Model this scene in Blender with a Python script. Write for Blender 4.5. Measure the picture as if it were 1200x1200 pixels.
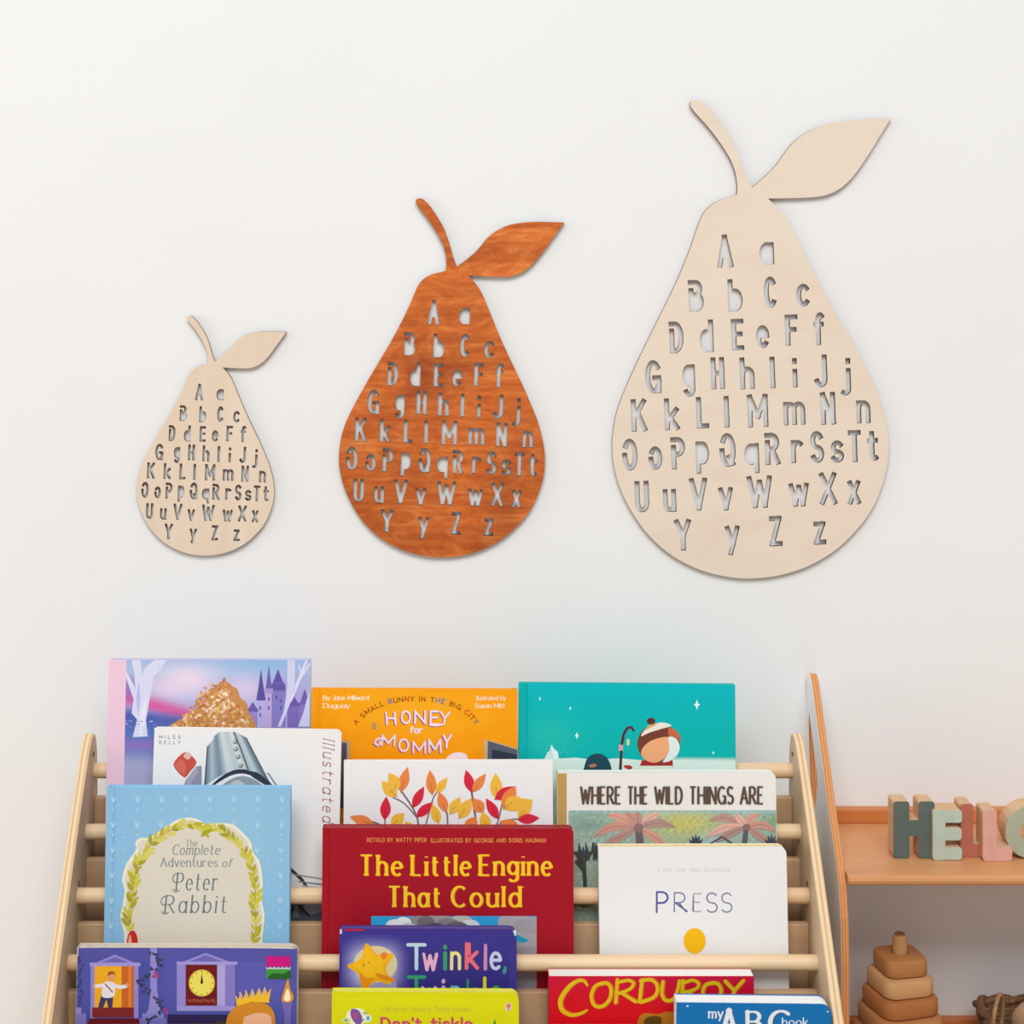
import bpy, bmesh, math, random
import numpy as np
from mathutils import Vector, Matrix
from mathutils.geometry import tessellate_polygon

R = math.radians
for o in list(bpy.data.objects):
    bpy.data.objects.remove(o, do_unlink=True)
scn = bpy.context.scene
COL = scn.collection

# ------------------------------------------------------------------ camera, sky, light, exposure
ZC = 1.2                     # camera height
DW = 2.1333                  # camera to wall
F = 2133.33                  # focal length in pixels of the 1200 px frame
CX, CY = 525.0, 260.0        # principal point of the (cropped) photograph
cam = bpy.data.cameras.new('camera')
cam.lens = 64.0; cam.sensor_width = 36.0; cam.sensor_fit = 'HORIZONTAL'
cam.shift_x = (600 - CX) / 1200; cam.shift_y = -(600 - CY) / 1200
cam.dof.use_dof = True; cam.dof.focus_distance = 2.02; cam.dof.aperture_fstop = 9.0
camo = bpy.data.objects.new('camera', cam); COL.objects.link(camo)
camo.location = (0, -DW, ZC); camo.rotation_euler = (R(90), 0, 0)
scn.camera = camo

def srgb(r, g=None, b=None):
    if g is None: r, g, b = r
    f = lambda c: (c / 255 / 12.92) if c / 255 <= 0.04045 else ((c / 255 + 0.055) / 1.055) ** 2.4
    return (f(r), f(g), f(b), 1.0)

w = bpy.data.worlds.new('daylight'); scn.world = w; w.use_nodes = True
bgn = w.node_tree.nodes['Background']
bgn.inputs[0].default_value = srgb(242, 248, 255); bgn.inputs[1].default_value = 0.50

def area(name, loc, target, sx, sy, power, col):
    l = bpy.data.lights.new(name, 'AREA'); l.shape = 'RECTANGLE'; l.size = sx; l.size_y = sy
    l.energy = power; l.color = col[:3]
    o = bpy.data.objects.new(name, l); COL.objects.link(o); o.location = loc
    o.rotation_euler = (Vector(target) - Vector(loc)).to_track_quat('-Z', 'Y').to_euler()
    return o
area('skylight_window', (-0.2, -4.6, 5.3), (0, 0, 0.8), 4.2, 2.6, 286, (0.96, 0.985, 1.0))
area('side_fill', (-4.4, -1.15, 1.2), (0.4, -0.1, 0.75), 1.6, 1.3, 42, (0.97, 0.985, 1.0))  # added fill lamp, no actual window: brightens left-facing sides such as the white panel

vs = scn.view_settings
vs.view_transform = 'Standard'; vs.look = 'None'; vs.gamma = 1.0; vs.use_curve_mapping = False
vs.exposure = 0.0
scn.cycles.use_denoising = True
scn.cycles.max_bounces = 8

# ------------------------------------------------------------------ materials
MATS = {}
def new_mat(name, rough=0.5, spec=0.4):
    m = bpy.data.materials.new(name); m.use_nodes = True
    b = m.node_tree.nodes['Principled BSDF']
    b.inputs['Roughness'].default_value = rough
    b.inputs['Specular IOR Level'].default_value = spec
    MATS[name] = m
    return m, m.node_tree, b

def ramp(nt, stops):
    r = nt.nodes.new('ShaderNodeValToRGB'); e = r.color_ramp.elements
    e[0].position, e[0].color = stops[0]
    e[1].position, e[1].color = stops[-1]
    for p, c in stops[1:-1]:
        n = e.new(p); n.color = c
    return r

def noise(nt, scale, detail=4, rough=0.55, dist=0.0, mapping=None):
    t = nt.nodes.new('ShaderNodeTexCoord')
    mp = nt.nodes.new('ShaderNodeMapping')
    if mapping: mp.inputs['Scale'].default_value = mapping
    n = nt.nodes.new('ShaderNodeTexNoise')
    n.inputs['Scale'].default_value = scale; n.inputs['Detail'].default_value = detail
    n.inputs['Roughness'].default_value = rough; n.inputs['Distortion'].default_value = dist
    nt.links.new(t.outputs['Object'], mp.inputs[0]); nt.links.new(mp.outputs[0], n.inputs['Vector'])
    return n

def wood(name, light, dark, scale=30, stretch=(0.12, 1, 1), dist=0.6, rough=0.45, mid=None, lo=0.3, hi=0.72, bump=0.0):
    m, nt, b = new_mat(name, rough, 0.35)
    n = noise(nt, scale, 6, 0.6, dist, stretch)
    st = [(lo, srgb(dark)), (hi, srgb(light))]
    if mid: st = [(lo, srgb(dark)), ((lo + hi) / 2, srgb(mid)), (hi, srgb(light))]
    r = ramp(nt, st)
    nt.links.new(n.outputs['Fac'], r.inputs[0]); nt.links.new(r.outputs[0], b.inputs['Base Color'])
    if bump:
        bp = nt.nodes.new('ShaderNodeBump'); bp.inputs['Strength'].default_value = bump; bp.inputs['Distance'].default_value = 0.0005
        nt.links.new(n.outputs['Fac'], bp.inputs['Height']); nt.links.new(bp.outputs[0], b.inputs['Normal'])
    return m

def plain(name, col, rough=0.5, var=0.04, scale=60, spec=0.4, metal=0.0):
    m, nt, b = new_mat(name, rough, spec)
    n = noise(nt, scale, 3)
    d = tuple(max(0, c * (1 - var)) for c in col); l = tuple(min(255, c * (1 + var)) for c in col)
    r = ramp(nt, [(0.3, srgb(d)), (0.7, srgb(l))])
    nt.links.new(n.outputs['Fac'], r.inputs[0]); nt.links.new(r.outputs[0], b.inputs['Base Color'])
    b.inputs['Metallic'].default_value = metal
    return m

m_wall = plain('wall_paint', (240, 240, 238), 0.9, 0.006, 3, 0.15)
m_floor = wood('floor_oak', (205, 172, 135), (176, 140, 104), 14, (1, 0.1, 1), 0.5, 0.4)
m_base = plain('baseboard_paint', (240, 240, 238), 0.5, 0.01)
m_birch = wood('birch_board', (238, 222, 203), (231, 212, 190), 22, (0.2, 1, 1), 0.8, 0.55, lo=0.25, hi=0.7)
m_birch_warm = wood('birch_board_warm', (236, 217, 194), (226, 204, 178), 30, (1, 1, 0.14), 1.2, 0.55, lo=0.25, hi=0.75)
m_burn = plain('laser_burnt_edge', (92, 66, 50), 0.8, 0.2, 90)
m_burn2 = plain('laser_burnt_edge_dark', (82, 50, 32), 0.8, 0.2, 90)
m_ply = wood('birch_plywood_face', (222, 196, 164), (208, 180, 146), 16, (1, 1, 0.15), 0.7, 0.5)
m_plank = wood('shelf_slat_wood', (206, 170, 132), (188, 150, 112), 22, (0.1, 1, 1), 0.7, 0.5)
m_dowel = wood('dowel_wood', (238, 208, 168), (226, 190, 148), 30, (0.06, 1, 1), 0.4, 0.45)
m_orange = wood('warm_shelf_wood', (222, 160, 108), (206, 142, 92), 14, (0.14, 1, 1), 0.8, 0.42)
m_rail = wood('warm_rail_wood', (212, 132, 74), (194, 112, 58), 24, (0.1, 1, 1), 0.8, 0.42)
m_white = plain('white_laminate', (244, 245, 246), 0.4, 0.01)
m_page = plain('page_paper', (238, 234, 226), 0.8, 0.02, 200)
m_screw = plain('screw_steel', (120, 108, 98), 0.35, 0.05, metal=0.8)
m_ringA = wood('ring_alder', (196, 138, 84), (172, 112, 62), 26, (0.2, 0.2, 1), 0.8, 0.5)
m_ringB = wood('ring_maple', (216, 168, 118), (198, 148, 98), 26, (0.2, 0.2, 1), 0.8, 0.5)
m_ringC = wood('ring_cherry', (190, 124, 72), (166, 100, 52), 26, (0.2, 0.2, 1), 0.8, 0.5)
m_peg = wood('peg_wood', (206, 158, 104), (186, 136, 84), 30, (1, 1, 0.2), 0.5, 0.5)
m_pegtop = plain('peg_end_grain', (150, 100, 72), 0.6, 0.08, 200)
m_block = wood('letter_block_wood', (222, 184, 144), (206, 164, 122), 26, (1, 0.3, 1), 0.6, 0.55)
m_wick = wood('wicker', (150, 112, 76), (96, 66, 42), 160, (1, 1, 1), 0.3, 0.75, bump=0.6)
m_leather = plain('handle_cord', (168, 132, 92), 0.7, 0.12, 120)
m_linen = plain('linen_cloth', (208, 172, 134), 0.9, 0.06, 400)
m_thread = plain('stitch_thread', (92, 70, 52), 0.8, 0.05)

# orange-brown stained plywood of the middle pear: figured grain with dark clouds
def stained():
    m, nt, b = new_mat('stained_plywood', 0.42, 0.4)
    n1 = noise(nt, 34, 9, 0.66, 3.2, (0.4, 1, 1.0))
    r1 = ramp(nt, [(0.26, srgb(198, 90, 26)), (0.5, srgb(224, 120, 46)), (0.76, srgb(246, 158, 84))])
    n2 = noise(nt, 120, 5, 0.6, 0.3, (0.06, 1, 1))
    r2 = ramp(nt, [(0.35, srgb(222, 208, 198)), (0.65, srgb(255, 252, 248))])
    n3 = noise(nt, 7, 3, 0.5, 0.4)
    r3 = ramp(nt, [(0.30, srgb(200, 180, 168)), (0.56, srgb(255, 255, 255))])
    mx = nt.nodes.new('ShaderNodeMix'); mx.data_type = 'RGBA'; mx.blend_type = 'MULTIPLY'; mx.inputs[0].default_value = 1
    mx2 = nt.nodes.new('ShaderNodeMix'); mx2.data_type = 'RGBA'; mx2.blend_type = 'MULTIPLY'; mx2.inputs[0].default_value = 1
    for n, r in ((n1, r1), (n2, r2), (n3, r3)): nt.links.new(n.outputs['Fac'], r.inputs[0])
    nt.links.new(r1.outputs[0], mx.inputs[6]); nt.links.new(r2.outputs[0], mx.inputs[7])
    nt.links.new(mx.outputs[2], mx2.inputs[6]); nt.links.new(r3.outputs[0], mx2.inputs[7])
    nt.links.new(mx2.outputs[2], b.inputs['Base Color'])
    return m
m_stain = stained()

# plywood edge: thin veneers stacked through the panel's thickness (object x)
def ply_edge(name, a, c, period=0.004):
    m, nt, b = new_mat(name, 0.55, 0.3)
    t = nt.nodes.new('ShaderNodeTexCoord'); sp = nt.nodes.new('ShaderNodeSeparateXYZ')
    nt.links.new(t.outputs['Object'], sp.inputs[0])
    mu = nt.nodes.new('ShaderNodeMath'); mu.operation = 'MULTIPLY'; mu.inputs[1].default_value = 1 / period
    nt.links.new(sp.outputs[0], mu.inputs[0])
    fr = nt.nodes.new('ShaderNodeMath'); fr.operation = 'FRACT'; nt.links.new(mu.outputs[0], fr.inputs[0])
    r = ramp(nt, [(0.0, srgb(a)), (0.5, srgb(a)), (0.62, srgb(c)), (0.9, srgb(c)), (1.0, srgb(a))])
    nt.links.new(fr.outputs[0], r.inputs[0]); nt.links.new(r.outputs[0], b.inputs['Base Color'])
    return m
m_plyedge = ply_edge('plywood_edge', (232, 204, 164), (212, 170, 122), 0.0052)
m_orangeedge = ply_edge('warm_plywood_edge', (226, 156, 96), (200, 124, 68), 0.0032)

# printed cover: ink colours come from the cover's own artwork
def print_mat(name, rough):
    m, nt, b = new_mat(name, rough, 0.16)
    a = nt.nodes.new('ShaderNodeAttribute'); a.attribute_name = 'ink'
    n = noise(nt, 260, 3)
    r = ramp(nt, [(0.25, (0.965, 0.965, 0.965, 1)), (0.75, (1, 1, 1, 1))])
    mx = nt.nodes.new('ShaderNodeMix'); mx.data_type = 'RGBA'; mx.blend_type = 'MULTIPLY'; mx.inputs[0].default_value = 1
    nt.links.new(n.outputs['Fac'], r.inputs[0])
    nt.links.new(a.outputs['Color'], mx.inputs[6]); nt.links.new(r.outputs[0], mx.inputs[7])
    nt.links.new(mx.outputs[2], b.inputs['Base Color'])
    return m
m_print = print_mat('printed_cover', 0.42)
m_matte = print_mat('printed_matte_cover', 0.6)

# ------------------------------------------------------------------ mesh helpers
class MB:
    def __init__(s): s.v = []; s.f = []; s.m = []; s.c = []
    def face(s, pts, mat=0, col=None):
        i = len(s.v); s.v += [tuple(p) for p in pts]; s.f.append(list(range(i, i + len(pts)))); s.m.append(mat)
        if col is None: col = (1, 1, 1, 1)
        s.c.append(col if isinstance(col, list) else [col] * len(pts))
    def box(s, lo, hi, mat=0, col=None):
        x0, y0, z0 = lo; x1, y1, z1 = hi
        P = [(x0,y0,z0),(x1,y0,z0),(x1,y1,z0),(x0,y1,z0),(x0,y0,z1),(x1,y0,z1),(x1,y1,z1),(x0,y1,z1)]
        for q in ((0,3,2,1),(4,5,6,7),(0,1,5,4),(1,2,6,5),(2,3,7,6),(3,0,4,7)):
            s.face([P[k] for k in q], mat, col)
    def prism(s, poly, to3, d0, d1, mcap=0, mside=0, col=None, scol=None, holes=()):
        """closed polygon (2D) with holes extruded between depths d0 and d1; to3(u, v, d) -> xyz"""
        loops = [list(poly)] + [list(h) for h in holes]
        tris = tessellate_polygon([[Vector((p[0], p[1], 0)) for p in l] for l in loops])
        flat = [p for l in loops for p in l]
        for t in tris:
            a = [flat[k] for k in t]
            ar = (a[1][0]-a[0][0])*(a[2][1]-a[0][1]) - (a[2][0]-a[0][0])*(a[1][1]-a[0][1])
            if abs(ar) < 1e-14: continue
            if ar < 0: a = a[::-1]
            s.face([to3(p[0], p[1], d0) for p in a], mcap, col)
            s.face([to3(p[0], p[1], d1) for p in a[::-1]], mcap, col)
        for li, l in enumerate(loops):
            ar = sum(l[i][0]*l[(i+1) % len(l)][1] - l[(i+1) % len(l)][0]*l[i][1] for i in range(len(l)))
            if (ar < 0) == (li == 0): l = l[::-1]
            for i in range(len(l)):
                p, q = l[i], l[(i+1) % len(l)]
                s.face([to3(q[0], q[1], d0), to3(p[0], p[1], d0), to3(p[0], p[1], d1), to3(q[0], q[1], d1)], mside, scol or col)
    def tube(s, pts, rad, n=12, mat=0, closed=False, cap=True, col=None):
        P = [Vector(p) for p in pts]; N = len(P)
        rr = rad if isinstance(rad, (list, tuple)) else [rad] * N
        rings = []; up = None
        for i in range(N):
            a = P[(i - 1) % N] if (closed or i > 0) else P[i]
            b = P[(i + 1) % N] if (closed or i < N - 1) else P[i]
            t = (b - a).normalized()
            if up is None:
                up = Vector((0, 0, 1)) if abs(t.z) < 0.9 else Vector((0, 1, 0))
            sx = t.cross(up).normalized(); up = sx.cross(t).normalized()
            rings.append([P[i] + (sx * math.cos(2*math.pi*k/n) + up * math.sin(2*math.pi*k/n)) * rr[i] for k in range(n)])
        base = len(s.v)
        for r in rings: s.v += [tuple(p) for p in r]
        for i in range(N if closed else N - 1):
            j = (i + 1) % N
            for k in range(n):
                k2 = (k + 1) % n
                s.f.append([base+i*n+k, base+i*n+k2, base+j*n+k2, base+j*n+k]); s.m.append(mat); s.c.append([(1,1,1,1)]*4)
        if cap and not closed:
            s.f.append([base+k for k in range(n)][::-1]); s.m.append(mat); s.c.append([(1,1,1,1)]*n)
            s.f.append([base+(N-1)*n+k for k in range(n)]); s.m.append(mat); s.c.append([(1,1,1,1)]*n)
    def loops(s, rings, mat=0, capb=True, capt=True):
        n = len(rings[0]); base = len(s.v)
        for r in rings: s.v += [tuple(p) for p in r]
        for i in range(len(rings) - 1):
            for k in range(n):
                k2 = (k + 1) % n
                s.f.append([base+i*n+k, base+i*n+k2, base+(i+1)*n+k2, base+(i+1)*n+k]); s.m.append(mat); s.c.append([(1,1,1,1)]*4)
        if capb: s.f.append([base+k for k in range(n)][::-1]); s.m.append(mat); s.c.append([(1,1,1,1)]*n)
        if capt:
            b2 = base + (len(rings)-1)*n
            s.f.append([b2+k for k in range(n)]); s.m.append(mat); s.c.append([(1,1,1,1)]*n)
    def build(s, name, mats, parent=None, loc=(0,0,0), bevel=0, smooth=False, weld=True):
        me = bpy.data.meshes.new(name)
        me.from_pydata(s.v, [], s.f)
        for m in (mats if isinstance(mats, (list, tuple)) else [mats]): me.materials.append(m)
        me.polygons.foreach_set('material_index', s.m)
        ink = me.color_attributes.new('ink', 'FLOAT_COLOR', 'CORNER')
        ink.data.foreach_set('color', [x for fc in s.c for c in fc for x in c])
        if weld:
            bm = bmesh.new(); bm.from_mesh(me)
            bmesh.ops.remove_doubles(bm, verts=bm.verts, dist=1e-6)
            bm.to_mesh(me); bm.free()
        o = bpy.data.objects.new(name, me); COL.objects.link(o)
        o.location = loc
        if parent: o.parent = parent
        if bevel:
            b = o.modifiers.new('soft_edges', 'BEVEL'); b.width = bevel; b.segments = 2; b.limit_method = 'ANGLE'; b.angle_limit = R(35)
        if smooth:
            for p in me.polygons: p.use_smooth = True
            md = o.modifiers.new('sharp', 'EDGE_SPLIT'); md.split_angle = R(40)
        return o

def empty(name, loc, rot=(0,0,0)):
    o = bpy.data.objects.new(name, None); o.empty_display_size = 0.05
    o.location = loc; o.rotation_euler = rot; COL.objects.link(o)
    return o
def tag(o, label=None, cat=None, group=None, kind=None):
    if label: o['label'] = label
    if cat: o['category'] = cat
    if group: o['group'] = group
    if kind: o['kind'] = kind
    return o

def at(px, py, depth):
    """world point seen at photo pixel (px, py), 'depth' metres in front of the wall"""
    D = DW - depth
    return Vector(((px - CX) / F * D, -depth, ZC - (py - CY) / F * D))

def smooth_pts(pts, n=6, closed=False):
    P = [Vector(p) for p in pts]; N = len(P); out = []
    for i in range(N if closed else N - 1):
        p1, p2 = P[i], P[(i+1) % N]
        p0 = P[(i-1) % N] if (closed or i > 0) else p1
        p3 = P[(i+2) % N] if (closed or i < N-2) else p2
        for k in range(n):
            t = k / n
            out.append(0.5*((2*p1)+(p2-p0)*t+(2*p0-5*p1+4*p2-p3)*t*t+(3*p1-p0-3*p2+p3)*t**3))
    if not closed: out.append(P[-1])
    return [tuple(p) for p in out]

# ------------------------------------------------------------------ stroke alphabet (cap height 1, x-height .66)
def cap_bowl(y0, y1, x, r): return [(0, y1), (x, y1), (x, (y0+y1)/2, r, (y1-y0)/2, 90, -90), (0, y0)]
V01 = [(0, 0), (0, 1)]
GL = {
'A': [[(0,0),(.32,1)],[(.32,1),(.64,0)],[(.11,.34),(.53,.34)]],
'B': [V01, cap_bowl(.52,1,.24,.22), cap_bowl(0,.52,.26,.26)],
'C': [[(.34,.5,.34,.5,48,312)]],
'D': [V01, cap_bowl(0,1,.2,.38)],
'E': [V01,[(0,1),(.48,1)],[(0,.52),(.4,.52)],[(0,0),(.48,0)]],
'F': [V01,[(0,1),(.46,1)],[(0,.52),(.38,.52)]],
'G': [[(.34,.5,.34,.5,48,335)],[(.66,0),(.66,.46)],[(.66,.46),(.4,.46)]],
'H': [V01,[(.58,0),(.58,1)],[(0,.5),(.58,.5)]],
'I': [V01],
'J': [[(.36,1),(.36,.24),(.18,.22,.18,.22,0,-160)]],
'K': [V01,[(.54,1),(.02,.42)],[(.2,.62),(.56,0)]],
'L': [V01,[(0,0),(.44,0)]],
'M': [V01,[(0,1),(.37,.22)],[(.37,.22),(.74,1)],[(.74,1),(.74,0)]],
'N': [V01,[(0,1),(.58,0)],[(.58,0),(.58,1)]],
'O': [[(.35,.5,.35,.5,90,450)]],
'P': [V01, cap_bowl(.46,1,.24,.27)],
'Q': [[(.35,.5,.35,.5,90,450)],[(.42,.24),(.7,-.08)]],
'R': [V01, cap_bowl(.48,1,.24,.26),[(.22,.48),(.56,0)]],
'S': [[(.25,.745,.235,.255,32,270),(.25,.245,.25,.245,90,-150)]],
'T': [[(.28,0),(.28,1)],[(0,1),(.56,1)]],
'U': [[(0,1),(0,.28),(.28,.28,.28,.28,180,360),(.56,1)]],
'V': [[(0,1),(.3,0)],[(.3,0),(.6,1)]],
'W': [[(0,1),(.22,0)],[(.22,0),(.43,.85)],[(.43,.85),(.64,0)],[(.64,0),(.86,1)]],
'X': [[(0,1),(.56,0)],[(.56,1),(0,0)]],
'Y': [[(0,1),(.28,.46)],[(.56,1),(.28,.46)],[(.28,.46),(.28,0)]],
'Z': [[(0,1),(.5,1)],[(.5,1),(0,0)],[(0,0),(.52,0)]],
'a': [[(.23,.33,.23,.33,90,450)],[(.46,.66),(.46,0)]],
'b': [V01,[(.23,.33,.23,.33,180,540)]],
'c': [[(.24,.33,.24,.33,48,312)]],
'd': [[(.46,0),(.46,1)],[(.23,.33,.23,.33,0,360)]],
'e': [[(.03,.36),(.45,.36)],[(.235,.33,.235,.33,6,312)]],
'f': [[(.26,.8,.14,.2,50,180),(.12,0)],[(0,.66),(.32,.66)]],
'g': [[(.23,.36,.23,.3,0,360)],[(.46,.66),(.46,-.1),(.24,-.1,.22,.2,0,-150)]],
'h': [V01,[(0,.42),(.21,.44,.21,.22,180,0),(.42,0)]],
'i': [[(0,0),(0,.66)],[(0,.9),(0,.94)]],
'j': [[(.16,.66),(.16,-.1),(.02,-.1,.14,.2,0,-120)],[(.16,.9),(.16,.94)]],
'k': [V01,[(.4,.66),(.02,.26)],[(.13,.38),(.42,0)]],
'l': [V01],
'm': [[(0,0),(0,.66)],[(0,.44),(.17,.46,.17,.2,180,0),(.34,0)],[(.34,.44),(.51,.46,.17,.2,180,0),(.68,0)]],
'n': [[(0,0),(0,.66)],[(0,.42),(.21,.44,.21,.22,180,0),(.42,0)]],
'o': [[(.24,.33,.24,.33,90,450)]],
'p': [[(0,-.32),(0,.66)],[(.23,.33,.23,.33,180,540)]],
'q': [[(.46,-.32),(.46,.66)],[(.23,.33,.23,.33,0,360)]],
'r': [[(0,0),(0,.66)],[(0,.4),(.2,.42,.2,.24,180,50)]],
's': [[(.19,.49,.175,.17,32,270),(.19,.16,.19,.16,90,-150)]],
't': [[(.12,.92),(.12,.16),(.25,.16,.13,.16,180,300)],[(0,.66),(.32,.66)]],
'u': [[(0,.66),(0,.24),(.21,.22,.21,.22,180,360)],[(.42,.66),(.42,0)]],
'v': [[(0,.66),(.21,0)],[(.21,0),(.42,.66)]],
'w': [[(0,.66),(.17,0)],[(.17,0),(.33,.6)],[(.33,.6),(.49,0)],[(.49,0),(.66,.66)]],
'x': [[(0,.66),(.4,0)],[(.4,.66),(0,0)]],
'y': [[(0,.66),(.22,.02)],[(.44,.66),(.12,-.32)]],
'z': [[(0,.66),(.38,.66)],[(.38,.66),(0,0)],[(0,0),(.4,0)]],
'.': [[(0,0),(0,.04)]], ',': [[(.04,.06),(0,-.12)]], "'": [[(0,1),(0,.8)]], ' ': [],
}
def expand(stroke, n=14):
    out = []
    for it in stroke:
        if len(it) == 2: out.append(it)
        else:
            cx, cy, rx, ry, a0, a1 = it
            k = max(3, int(abs(a1 - a0) / 360 * n * 1.6))
            out += [(cx + rx*math.cos(R(a0+(a1-a0)*i/k)), cy + ry*math.sin(R(a0+(a1-a0)*i/k))) for i in range(k+1)]
    res = []
    for p in out:
        if not res or abs(p[0]-res[-1][0]) + abs(p[1]-res[-1][1]) > 1e-4: res.append(p)
    return res
GX = {c: [expand(s) for s in g] for c, g in GL.items()}
def gwidth(c):
    p = [q for s in GX[c] for q in s]
    return (min(q[0] for q in p), max(q[0] for q in p)) if p else (0, .3)

# signed-distance outline of a set of strokes -> clean contours (used for cut-outs and block letters)
def contours(strokes, hw, step, square=True, rnd=0.0):
    pts = [q for s in strokes for q in s]
    x0 = min(q[0] for q in pts) - hw*2.2; x1 = max(q[0] for q in pts) + hw*2.2
    y0 = min(q[1] for q in pts) - hw*2.2; y1 = max(q[1] for q in pts) + hw*2.2
    nx = int((x1-x0)/step)+2; ny = int((y1-y0)/step)+2
    xs = x0 + np.arange(nx)*step; ys = y0 + np.arange(ny)*step
    X, Y = np.meshgrid(xs, ys)
    D = np.full(X.shape, 1e9)
    for s in strokes:
        for i in range(len(s)-1):
            ax, ay = s[i]; bx, by = s[i+1]; dx, dy = bx-ax, by-ay; L = math.hypot(dx, dy) or 1e-9
            t = ((X-ax)*dx+(Y-ay)*dy)/L; pe = np.abs(-(X-ax)*dy+(Y-ay)*dx)/L
            ov = np.maximum(-t, t-L)
            rd = np.hypot(pe, np.maximum(ov, 0)) - hw
            if square and rnd and len(s) == 2: rd = np.hypot(np.maximum(pe-(hw-rnd), 0), np.maximum(ov-(hw-rnd), 0)) - rnd
            elif square and len(s) == 2: rd = np.maximum(pe-hw, ov-hw)
            elif square and i == 0: rd = np.where(t < 0, np.maximum(pe-hw, -t-hw), rd)
            elif square and i == len(s)-2: rd = np.where(t > L, np.maximum(pe-hw, t-L-hw), rd)
            D = np.minimum(D, rd)
    return trace(D, xs, ys, step)
def trace(D, xs, ys, step):
    D = np.where(np.abs(D) < 1e-7, 1e-7, D)
    ins = D < 0
    seg = {}
    def ep(a, b):
        (i, j), (k, l) = a, b
        t = D[i, j] / (D[i, j] - D[k, l])
        return (xs[j] + (xs[l]-xs[j])*t, ys[i] + (ys[k]-ys[i])*t)
    cells = np.argwhere((ins[:-1,:-1] | ins[1:,:-1] | ins[:-1,1:] | ins[1:,1:]) & ~(ins[:-1,:-1] & ins[1:,:-1] & ins[:-1,1:] & ins[1:,1:]))
    nxt = {}; pos = {}
    for i, j in cells:
        c = [(i, j), (i, j+1), (i+1, j+1), (i+1, j)]
        st = []; en = []
        for k in range(4):
            a, b = c[k], c[(k+1) % 4]
            if ins[a] != ins[b]:
                key = (min(a, b), max(a, b)); pos[key] = ep(a, b)
                (en if ins[a] else st).append((k, key))
        if len(st) == 1: nxt[en[0][1]] = st[0][1]
        else:
            for k, key in en:
                o = [kk for kk in st if kk[0] == (k + 3) % 4] or st
                nxt[key] = o[0][1]
    res = []; seen = set()
    for k0 in list(nxt):
        if k0 in seen: continue
        loop = []; k = k0
        while k not in seen and k in nxt:
            seen.add(k); loop.append(pos[k]); k = nxt[k]
        if len(loop) > 6: res.append(loop)
    out = []; inn = []
    for l in res:
        a = sum(l[i][0]*l[(i+1) % len(l)][1]-l[(i+1) % len(l)][0]*l[i][1] for i in range(len(l)))
        l = simplify(l, step*0.18)
        out.append((a, l))
    if not out: return [], []
    sgn = max(out, key=lambda t: abs(t[0]))[0] > 0
    return [l for a, l in out if (a > 0) == sgn], [l for a, l in out if (a > 0) != sgn]
def ink_shape(segs, step):
    """union of tapered strokes (p, q, half width at p, at q, butt at p, butt at q) -> outer and inner contours"""
    m = max(max(g[2], g[3]) for g in segs) + 2.2*step
    x0 = min(min(g[0][0], g[1][0]) for g in segs)-m; x1 = max(max(g[0][0], g[1][0]) for g in segs)+m
    y0 = min(min(g[0][1], g[1][1]) for g in segs)-m; y1 = max(max(g[0][1], g[1][1]) for g in segs)+m
    xs = x0 + np.arange(int((x1-x0)/step)+2)*step; ys = y0 + np.arange(int((y1-y0)/step)+2)*step
    D = np.full((len(ys), len(xs)), 1e6)
    for p, q, h0, h1, b0, b1 in segs:
        r = max(h0, h1) + 2.5*step
        i0 = max(0, int((min(p[1], q[1])-r-y0)/step)); i1 = int((max(p[1], q[1])+r-y0)/step)+2
        j0 = max(0, int((min(p[0], q[0])-r-x0)/step)); j1 = int((max(p[0], q[0])+r-x0)/step)+2
        X, Y = np.meshgrid(xs[j0:j1], ys[i0:i1])
        dx, dy = q[0]-p[0], q[1]-p[1]; L = math.hypot(dx, dy) or 1e-9
        t = ((X-p[0])*dx+(Y-p[1])*dy)/L; tc = np.clip(t, 0, L); h = h0+(h1-h0)*tc/L
        d = np.hypot(X-p[0]-dx*tc/L, Y-p[1]-dy*tc/L) - h
        if b0: d = np.maximum(d, -t)
        if b1: d = np.maximum(d, t-L)
        D[i0:i1, j0:j1] = np.minimum(D[i0:i1, j0:j1], d)
    return trace(D, xs, ys, step)
def simplify(l, tol):
    P = list(l)
    def dp(a, b):
        if b <= a + 1: return []
        ax, ay = P[a]; bx, by = P[b]; L = math.hypot(bx-ax, by-ay)
        best, bi = -1, a
        for i in range(a+1, b):
            px, py = P[i]
            d = abs((bx-ax)*(ay-py)-(ax-px)*(by-ay))/L if L > 1e-9 else math.hypot(px-ax, py-ay)
            if d > best: best, bi = d, i
        if best <= tol: return []
        return dp(a, bi) + [bi] + dp(bi, b)
    n = len(P); h = n // 2
    idx = [0] + dp(0, h) + [h] + dp(h, n-1)
    return [P[i] for i in idx]

# ------------------------------------------------------------------ the setting
def struct(name, mb, mat, **k):
    o = mb.build(name, mat, **k); o['kind'] = 'structure'; return o
b = MB(); b.box((-2.6, 0, 0), (2.6, 0.12, 2.7)); struct('wall_back', b, m_wall)
b = MB(); b.box((-2.6, -4.8, -0.05), (2.6, 0.12, 0)); struct('floor', b, m_floor)
b = MB(); b.box((-2.6, -0.014, 0), (2.6, 0, 0.07)); struct('baseboard_back', b, m_base, bevel=0.003)

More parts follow.
